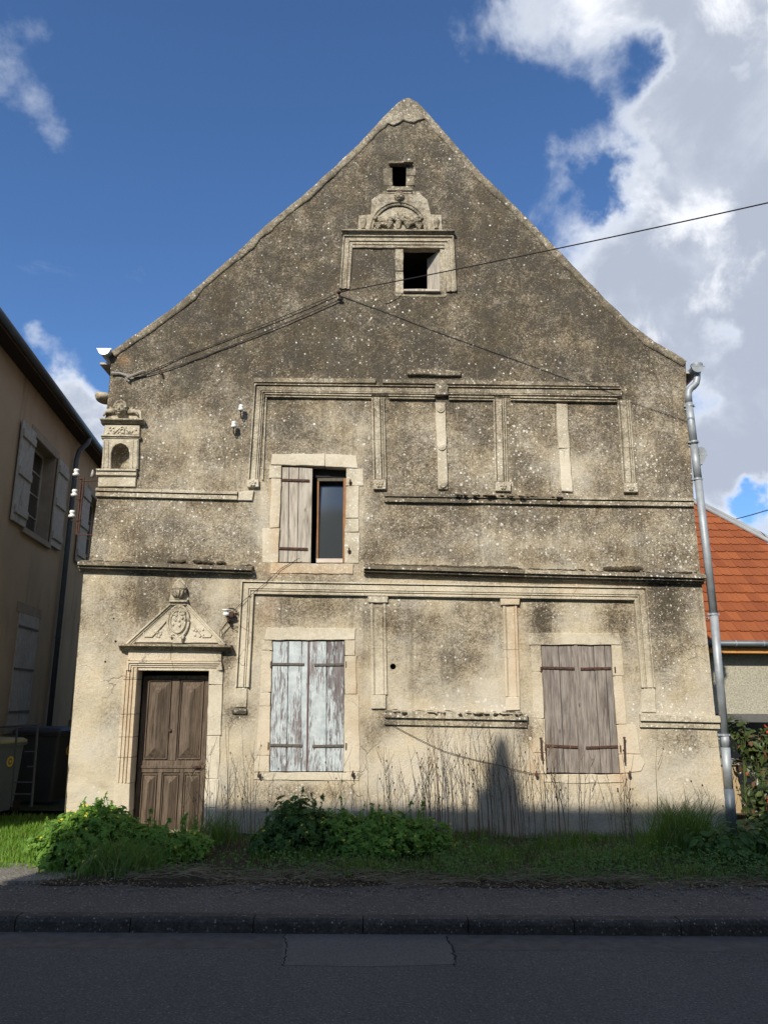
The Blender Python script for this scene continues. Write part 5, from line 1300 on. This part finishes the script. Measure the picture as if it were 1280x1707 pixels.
m.tube([a,b_],.055,8); m.tube([a+Vector((.10,.0,.03)),b_+Vector((.10,0,.03))],.045,8); m.build('hip_flashing',HZ,OB,True)
m=MB(); m.tube([(xL-.2,ry0-.06,rz0-.02),(xr0+.1,ry0-.06,rz0-.02)],.06,10); m.build('gutter',ZINCD,OB,True)
m=MB()
for i in range(12): x=7+i*.55; m.tube([(x,ry0-.06,rz0-.02),(x+.02,ry0-.06,rz0-.02)],.066,10)
m.build('gutter_bracket',ZINC,OB)
m=MB(); m.box(xL-.2,xr0-.1,ry0+.03,ry0+.06,rz0-.20,rz0-.085); m.build('fascia_board',simple('orange_varnished_fascia',(.55,.26,.07),.5),OB)
m=MB(); m.box(xL-.2,xr0-.2,ry0+.06,D2,rz0-.12,rz0-.09); m.build('soffit',simple('dark_soffit',(.08,.06,.04),.8),OB)

# gate pillar, mesh fence, hedge
gpx0=at(1196,1300,12.4).x; gpx1=at(1232,1300,12.4).x; zt_=at(1220,1275,12.4).z
gp=empty('gate_pillar',((gpx0+gpx1)/2,12.5,0),'low ochre rendered gate pillar with flat cap behind the downpipe','pillar')
m=MB(); m.box(gpx0,gpx1,12.4,12.75,-.1,zt_-.001); m.build('pillar_body',simple('ochre_render',(.42,.32,.19),.9,0,.2,4,.3),gp)
m=MB(); m.box(gpx0-.04,at(1243,1300,12.4).x,12.36,12.79,zt_,zt_+.07); m.build('pillar_cap',simple('grey_cap_stone',(.28,.26,.22),.9,0,.2,5,.3),gp)
fe=empty('wire_fence',(gpx1+1,12.5,0),'pale wire mesh fence behind the red-tipped hedge','fence')
x0=at(1233,1300,12.5).x; zf=at(1240,1289,12.5).z
m=MB(); m.tube([(x0,12.5,zf),(x0+3,12.5,zf)],.012,5); m.build('top_rail',simple('pale_fence_wire',(.5,.5,.46),.6),fe)
FW=bpy.data.materials['pale_fence_wire']; m=MB()
for i in range(-12,38):
    for s in (-1,1):
        a=Vector((x0+i*.085+(.0 if s>0 else 1.0),12.5,zf)); b_=a+Vector((s*1.0,0,-1.0))
        xa,xb=max(x0,min(x0+3,a.x)),max(x0,min(x0+3,b_.x))
        if xa==xb: continue
        ta=(xa-a.x)/(b_.x-a.x); tb=(xb-a.x)/(b_.x-a.x); m.tube([a.lerp(b_,ta),a.lerp(b_,tb)],.004,3,False)
o=m.build('mesh_wire',FW,fe); o['kind']='stuff'

# ------------------------------------------------------------------ vegetation
def leafgeo(V,F,c,size,nrm_,shape='oval',rg=random):
    n=Vector(nrm_).normalized(); a=n.orthogonal().normalized(); a=Matrix.Rotation(rg.uniform(0,6.28),3,n)@a; b=n.cross(a); base=len(V)
    if shape=='oval':
        w=size*.32; pts=[(0,0,0),(.35,w/size,.04),(.75,w/size*.8,.03),(1,0,-.06),(.75,-w/size*.8,.03),(.35,-w/size,.04)]
        for u,v,h in pts: V.append(c+a*(u*size)+b*(v*size)+n*(h*size))
        F += [(base,base+1,base+2,base+3),(base,base+3,base+4,base+5)]
    else:                                                  # lobed leaf: three rounded lobes
        V.append(c); 
        for k in range(9):
            t=-2.2+k*4.4/8; r_=size*(1.0 if k%2==0 else .62); V.append(c+(a*cos(t)+b*sin(t))*r_+n*size*(.10 if k%2 else -.08))
        F += [(base,base+1+k,base+2+k) for k in range(8)]
def bush(name,label,cat,blobs,nl,size,mat,shape='lobe',fl=0,seed=1,flmat=None,stems=True,grp=None,upb=.6):
    """blobs: (x,y,z,rx,ry,rz) foliage masses; leaves spread through and over them"""
    rg=random.Random(seed); b0=blobs[0]; e=empty(name,(b0[0],b0[1],0),label,cat,grp)
    tot=sum(b[3]*b[4]*b[5] for b in blobs)**1; V=[];F=[];V2=[];F2=[];m=MB()
    for (x,y,z,rx,ry,rz) in blobs:
        k=int(nl*(rx*ry*rz)/tot)
        for i in range(k):
            d=Vector((rg.gauss(0,1),rg.gauss(0,1),rg.gauss(0,1))).normalized(); r_=rg.random()**.33
            f=1+.40*noise.noise(Vector((x,y,z))+d*2.2)+.30*noise.noise(Vector((x,y,z))+d*6)
            p=Vector((x+d.x*rx*r_*f,y+d.y*ry*r_*f,max(.02,z+d.z*rz*r_*f)))
            nn=d+Vector((rg.uniform(-.7,.7),rg.uniform(-.7,.7)-.3,rg.uniform(-.3,.9)+upb)); leafgeo(V,F,p,size*rg.uniform(.4,1.5),nn,shape,rg)
            if fl and r_>.8 and d.z>-.3 and rg.random()<fl: leafgeo(V2,F2,p+d*.04,size*.38,Vector((rg.uniform(-.4,.4),-.7,.6)),'lobe',rg)
        for i in range(int(14*rx/.3) if stems else 0):
            a=rg.uniform(0,6.28); q=Vector((x+rx*.9*cos(a)*rg.random(),y+ry*.8*sin(a),z+rz*rg.uniform(.2,.9))); m.tube([(x+rg.uniform(-.5,.5)*rx,y,0.0),(x+(q.x-x)*.4,q.y*.5+y*.5,q.z*.55),q],[.006,.005,.003],4,False)
    if upb>=.6 and stems:
        for b in blobs:
            for i in range(int(5*b[3]/.3)):
                x,y=b[0]+rg.gauss(0,b[3]*.5),b[1]+rg.gauss(0,b[4]*.4); z=b[2]+b[5]*.7; L=rg.uniform(.08,.26); lx=rg.uniform(-.08,.08)
                m.tube([(x,y,z-.1),(x+lx*.5,y-.02,z+L*.5),(x+lx,y-.03,z+L)],[.004,.003,.002],3,False)
                for k in range(rg.randint(4,9)): t=rg.random(); leafgeo(V,F,Vector((x+lx*t,y-.02,z+L*t)),size*rg.uniform(.4,.9),(rg.uniform(-1,1),-.6,.6),shape,rg)
    mesh_obj('foliage',V,F,mat,e)
    if m.v: m.build('stem',STEMM,e)['kind']='stuff'
    if V2: o=mesh_obj('flowers',V2,F2,flmat,e); o['kind']='stuff'
    return e
STEMM=simple('green_stem',(.08,.11,.035),.7)
def G(px,py,z=.0): q=onz(px,py,z); return q
# left celandine bush
a=G(150,1440); b_=G(240,1450)
bush('celandine_bush','big celandine bush with small yellow flowers left of the door','bush',
 [(-3.2,8.45,.15,.32,.34,.23),(-3.0,8.8,.22,.38,.40,.29),(-2.55,8.9,.13,.34,.38,.20),(-2.8,8.35,.08,.34,.28,.16),(-3.55,9.4,.14,.26,.4,.22),(-3.45,9.9,.16,.3,.35,.24),(-2.1,9.0,.10,.25,.3,.14)],7600,.050,LF_CEL,'lobe',.05,3,LF_YEL)
bush('celandine_bush','round dark green bush under the pale blue shutters','bush',
 [(-.98,9.3,.22,.30,.32,.34),(-1.15,9.2,.12,.28,.3,.22),(-.75,9.45,.16,.28,.3,.26)],3700,.045,LF_DARK,'lobe',.03,5,LF_YEL)
bush('celandine_bush','wide loose bush with yellow flowers right of the round bush','bush',
 [(-.40,9.45,.16,.38,.32,.24),(.05,9.4,.15,.40,.32,.25),(.42,9.45,.12,.36,.3,.22),(-.15,9.2,.08,.45,.25,.18)],4300,.042,LF_CEL,'lobe',.06,6,LF_YEL)
# photinia hedge at right
bush('photinia_hedge','dark leathery hedge with red new growth beside the downpipe','hedge',
 [(5.35,11.55,.98,.24,.28,.30),(5.9,11.7,1.0,.42,.4,.42),(5.30,11.2,.38,.30,.3,.42),(5.8,11.2,.45,.45,.4,.42),(6.7,11.8,.8,.6,.6,.7),(5.15,11.6,1.16,.12,.2,.30),(5.5,10.8,.20,.5,.3,.25)],6500,.085,LF_HEDGE,'oval',.10,8,LF_RED,True,None,.2)
bush('leafy_sprig','leafy sprig growing out in front of the downpipe foot','plant',[(4.75,10.15,.62,.12,.10,.12),(4.92,10.2,.74,.10,.1,.14),(5.1,10.3,.55,.2,.15,.18)],150,.075,LF_HEDGE,'oval',0,12,None,True)
bush('dock_plant','low broad-leaved weeds at the foot of the right corner','plant',[(3.8,8.9,.16,.5,.35,.22),(4.5,9.1,.2,.45,.4,.28),(4.35,8.5,.12,.4,.3,.2)],1500,.085,LF_DARK,'oval',0,15,None,False)
bush('dock_plant','taller green weeds at the right end of the verge','plant',[(4.6,8.2,.2,.35,.3,.26),(5.1,8.6,.24,.5,.4,.30),(4.1,8.1,.14,.3,.25,.18)],3600,.034,LF_CEL,'oval',0,16,None,True)

def blades(name,n,region,hgt,w,mat,seed,lean=.35,zf=verge_z,label=None,curl=.3):
    """grass: bent tapering blades, 3 quads tall each"""
    rg=random.Random(seed); V=[];F=[]
    for i in range(n):
        r_=region(rg)
        if r_ is None: continue
        x,y,hs=r_; z=zf(x,y); h=hgt*hs*rg.uniform(.5,1.2); a=rg.uniform(0,6.28); l=rg.uniform(.1,lean)*h
        dx_,dy_=cos(a)*l,sin(a)*l; wx,wy=-sin(a)*w*.5*rg.uniform(.6,1.3),cos(a)*w*.5; b=len(V)
        V += [(x-wx,y-wy,z),(x+wx,y+wy,z),(x+dx_*.35+wx*.8,y+dy_*.35+wy*.8,z+h*.55),(x+dx_*.35-wx*.8,y+dy_*.35-wy*.8,z+h*.55),(x+dx_*1.2,y+dy_*1.2,z+h)]
        F += [(b,b+1,b+2,b+3),(b+3,b+2,b+4)]
    me=bpy.data.meshes.new(name); me.from_pydata(V,[],F); me.materials.append(mat); me.update()
    o=bpy.data.objects.new(name,me); COL.objects.link(o); return o
def reg_lawn(rg):
    x=rg.uniform(-7.5,-3.3); y=rg.uniform(8.25,11.8)
    if x>-3.95 and y>10.3: return None
    return x,y,1.0
tagd(blades('lawn_grass',30000,reg_lawn,.085,.009,LF_LAWN,21),kind='stuff',label='bright sunlit lawn grass left of the house',cat='grass')
def vdens(x):                                              # how tall the verge growth stands along the wall
    if x<-2.3: return .8
    if x<-1.4: return .35
    if x<1.2: return .8
    if x<3.0: return 1.0
    return 1.3
def reg_verge(rg):
    x=rg.uniform(-3.6,8.5); y0=7.78+.14*noise.noise(Vector((x*1.7,0,1))); y=y0+rg.random()**.8*(D-.05-y0)
    c=noise.noise(Vector((x*1.5,y*1.5,8)))
    if rg.random()>.62+c*.7: return None
    if -2.3<x<-1.4 and rg.random()<.55: return None
    edge=min(1,(y-y0)/.35+.25)
    return x,y,vdens(x)*(.75+.6*c)*edge
tagd(blades('verge_grass',52000,reg_verge,.145,.008,LF_GRASS,22,.6),kind='stuff',label='unkempt grass along the foot of the wall',cat='grass')
def reg_creep(rg):
    x=rg.uniform(.6,3.6); y=rg.uniform(7.85,9.2); return x,y,1
V=[];F=[];rg=random.Random(31)
for i in range(20000):                                      # low leafy ground cover
    x=rg.uniform(-2.3,5.6); y=7.82+abs(rg.gauss(0,1))*.75
    if y>10.4: continue
    c=noise.noise(Vector((x*1.1,y*1.4,3)))
    if x<.6 and rg.random()<.8: continue
    if rg.random()>.6+c: continue
    leafgeo(V,F,Vector((x,y,verge_z(x,y)+.02+abs(rg.gauss(0,.09)))),rg.uniform(.016,.042),(rg.uniform(-.6,.6),rg.uniform(-.9,.2),1),'oval',rg)
o=mesh_obj('ground_cover',V,F,leaf_mat('creeping_leaf',(.06,.14,.035),(.12,.23,.055))); tagd(o,'low leafy ground cover spilling towards the pavement','ground cover',kind='stuff')
# dead stems and litter on the verge
V=[];F=[];m=MB()
for i in range(900):
    x=rg.uniform(-2.4,4.5); y=7.70+abs(rg.gauss(0,.3)); a=rg.uniform(-.6,.6)+(pi if rg.random()<.5 else 0); L=rg.uniform(.05,.28); z=verge_z(x,y)+.02+rg.random()*.03
    m.tube([(x,y,z),(x+L*.5*cos(a),y+L*.3*sin(a),z+rg.uniform(0,.04)),(x+L*cos(a),y+L*.6*sin(a),z+rg.uniform(-.0,.03))],.0028,3,False)
tagd(m.build('dead_stem_litter',simple('pale_litter',(.26,.21,.14),.95,0,.4,9)),'pale dead stems lying on the verge edge','litter',kind='stuff')
V=[];F=[];m=MB()
for i in range(1500):
    x=rg.uniform(-5.5,6); y=7.62-abs(rg.gauss(0,.16))+rg.gauss(0,.05); r_=rg.uniform(.004,.013); m.ell((x,y,.004+.012*noise.noise(Vector((x*.7,y*.7,0)))+r_*.3),r_*rg.uniform(1,1.6),r_,r_*.6,4,3)
tagd(m.build('loose_grit',GRAV),'pale loose grit strewn along the inner edge of the pavement','grit',kind='stuff')
V=[];F=[]
for i in range(1800):
    x=rg.uniform(-3.2,6); y=7.60+abs(rg.gauss(0,.12)); leafgeo(V,F,Vector((x,y,.015+rg.random()*.02)),rg.uniform(.012,.035),(rg.uniform(-.4,.4),rg.uniform(-.4,.2),1),'oval',rg)
tagd(mesh_obj('fallen_leaf_litter',V,F,leaf_mat('brown_litter_leaf',(.10,.075,.045),(.20,.16,.09),(.30,.27,.17),.1)),'brown leaf litter along the ragged verge edge','litter',kind='stuff')
# tall arching grass tuft right of the shuttered window
def tuft(name,label,x,y,n,h,seed,spread,mat=LF_GRASS,bias=0.3):
    rg=random.Random(seed); V=[];F=[]
    for i in range(n):
        a=rg.uniform(0,6.28); bx=x+rg.gauss(0,spread*.35); by=y+rg.gauss(0,spread*.25); L=h*rg.uniform(.55,1.15); ln=L*rg.uniform(.25,.8); dx_=cos(a)*ln+bias*L*rg.random(); dy_=sin(a)*ln*.6; w=.0045
        b=len(V); ts=(0,.3,.6,.85,1)
        for t in ts: 
            zz=L*(t-.38*t*t*ln/L*1.2); ww=w*(1-t*.9); V += [(bx+dx_*t*t-ww,by+dy_*t*t,zz),(bx+dx_*t*t+ww,by+dy_*t*t-ww*.4,zz)]
        F += [(b+2*k,b+2*k+1,b+2*k+3,b+2*k+2) for k in range(4)]
    o=mesh_obj(name,V,F,mat); tagd(o,label,'grass'); return o
tuft('grass_tuft','tall arching grass tuft under the right corner of the wall',3.35,9.3,700,.72,41,.5)
tuft('grass_tuft','dark tuft of rank grass in front of the door steps',-2.55,8.2,900,.38,42,.6,LF_GRASS,0)
tuft('grass_tuft','thin grass tuft at the wall between door and blue shutters',-2.0,9.9,260,.42,43,.6,LF_GRASS,0)
# dry upright stalks
def stalks(label,spec,seed,leanb=0):
    rg=random.Random(seed); s0=spec[0]; e=empty('dry_stalks',(( s0[0]+s0[1])/2,9.9,0),label,'dry weeds')
    for x0,x1,n,z0,z1 in spec:
        for i in range(n):
            x=rg.uniform(x0,x1); y=rg.uniform(9.45,10.25); h=rg.uniform(z0,z1); lx=rg.gauss(0,.075)*h-.03*h+leanb; m=MB(); k=7; pts=[]
            for j in range(k): t=j/(k-1); pts.append((x+lx*t*t+.018*sin(t*6+i)*t,y+.03*t,h*t-.05*h*t*t*abs(lx)))
            m.tube(pts,rg.uniform(.003,.0052),4,False,.0016)
            if rg.random()<.75:
                for q in range(rg.randint(1,4)):
                    t=rg.uniform(.45,.92); bx=x+lx*t; bz=h*t; s=rg.choice((-1,1)); L=rg.uniform(.06,.26)
                    m.tube([(bx,y+.03*t,bz),(bx+s*L*.25,y+.02,bz+L*.5),(bx+s*L*.42,y+.02,bz+L)],[.0032,.0024,.0016],3,False)
                    if rg.random()<.2: m.ell((bx+s*L*.42,y+.02,bz+L),.010,.008,.014,5,4)
            m.build('stalk',STRAW,e)
stalks('dense stand of tall dry stalks between the two shuttered windows',[(-.25,.6,26,.7,1.2),(.5,1.35,42,.8,1.6),(1.35,2.35,40,.8,1.55)],51)
stalks('sparse tall dry stalks between the door and blue shutters',[(-2.35,-1.55,22,.6,1.15),(-1.95,-1.8,2,1.5,1.7)],52)
stalks('thin dry stalks below the bare grey shutters',[(2.35,3.2,16,.5,1.2),(3.7,4.3,6,.4,.8),(-.8,-.3,8,.6,1.0)],53)

# ------------------------------------------------------------------ house across the street (behind the viewer): it casts the shadow on road and wall foot
slope=.745; yf=-1.7; HE=.34+slope*(D-yf)                   # eaves whose shade ends 0.3 m up the wall
x0=-2.3-.42*(D-yf)
pf=.55; hw=4.0; yr=yf-hw; HR=HE+hw*pf
OH=empty('opposite_house',(2,yr,0),'tall gabled house on the other side of the street','house')
OHR=simple('cream_render',(.40,.35,.27),.95,0,.2,1,.2)
vs=[(x0,yr-4.2,-.2),(x0,yf,-.2),(16,yf,-.2),(16,yr-4.2,-.2),(x0,yr-4.2,HR-4.2*pf),(x0,yf,HE-.1),(16,yf,HE-.1),(16,yr-4.2,HR-4.2*pf),(x0,yr,HR-.1),(16,yr,HR-.1)]
mesh_obj('walls',vs,[(0,4,8,5,1),(1,5,6,2),(2,6,9,7,3),(3,7,4,0)],OHR,OH)
vs=[(x0-.02,yr,HR),(16.2,yr,HR),(16.2,yf,HE),(x0-.02,yf,HE),(16.2,yr-4.5,HR-4.5*pf),(x0-.02,yr-4.5,HR-4.5*pf)]
vs2=[(a,b,c-.12) for a,b,c in vs]
mesh_obj('roof',vs+vs2,[(0,3,2,1),(0,1,4,5),(6,7,8,9),(6,11,10,7),(3,9,8,2),(5,4,10,11),(0,6,9,3),(0,5,11,6),(1,2,8,7),(1,7,10,4)],TILE,OH)
yc=yf-.45; cxs=at(838,1300).x-.42*(D-yc); zc=.98+slope*(D-yc)
m=MB(); m.box(cxs-.24,cxs+.24,yc-.25,yc+.25,HE-.3,zc-.60); m.box(cxs-.14,cxs+.14,yc-.19,yc+.19,zc-.60,zc-.25); m.build('chimney',simple('brick_chimney',(.30,.13,.08),.9,0,.3,8,.3),OH)
m=MB(); m.lathe((cxs,yc,zc-.25),[(.13,0),(.115,.22),(.09,.36),(.06,.44),(0,.45)],14); m.build('chimney_pot',simple('clay_pot',(.35,.15,.09),.9),OH,True)
for i,x in enumerate((-6,-3.2,-.2,2.8,5.8,9,12)):
    for z in (1.0,4.0):
        w=bpy.data.objects.new('window',None); COL.objects.link(w); w.parent=OH
        m=MB(); yy=yf
        m.box(x,x+1.0,yy+.01,yy+.03,z,z+1.5); m.build('pane',GLASSD,w)
        m=MB(); m.box(x-.07,x,yy,yy+.05,z,z+1.5); m.box(x+1,x+1.07,yy,yy+.05,z,z+1.5); m.box(x-.07,x+1.07,yy,yy+.05,z+1.5,z+1.57); m.box(x+.47,x+.53,yy+.03,yy+.05,z,z+1.5); m.box(x-.1,x+1.1,yy,yy+.10,z-.08,z); m.build('window_frame',SHW,w)

# tidy: every object gets its centre-free local frame; nothing hidden
print('objects',len(bpy.data.objects),'tris',sum(len(o.data.polygons) for o in bpy.data.objects if o.type=='MESH'))
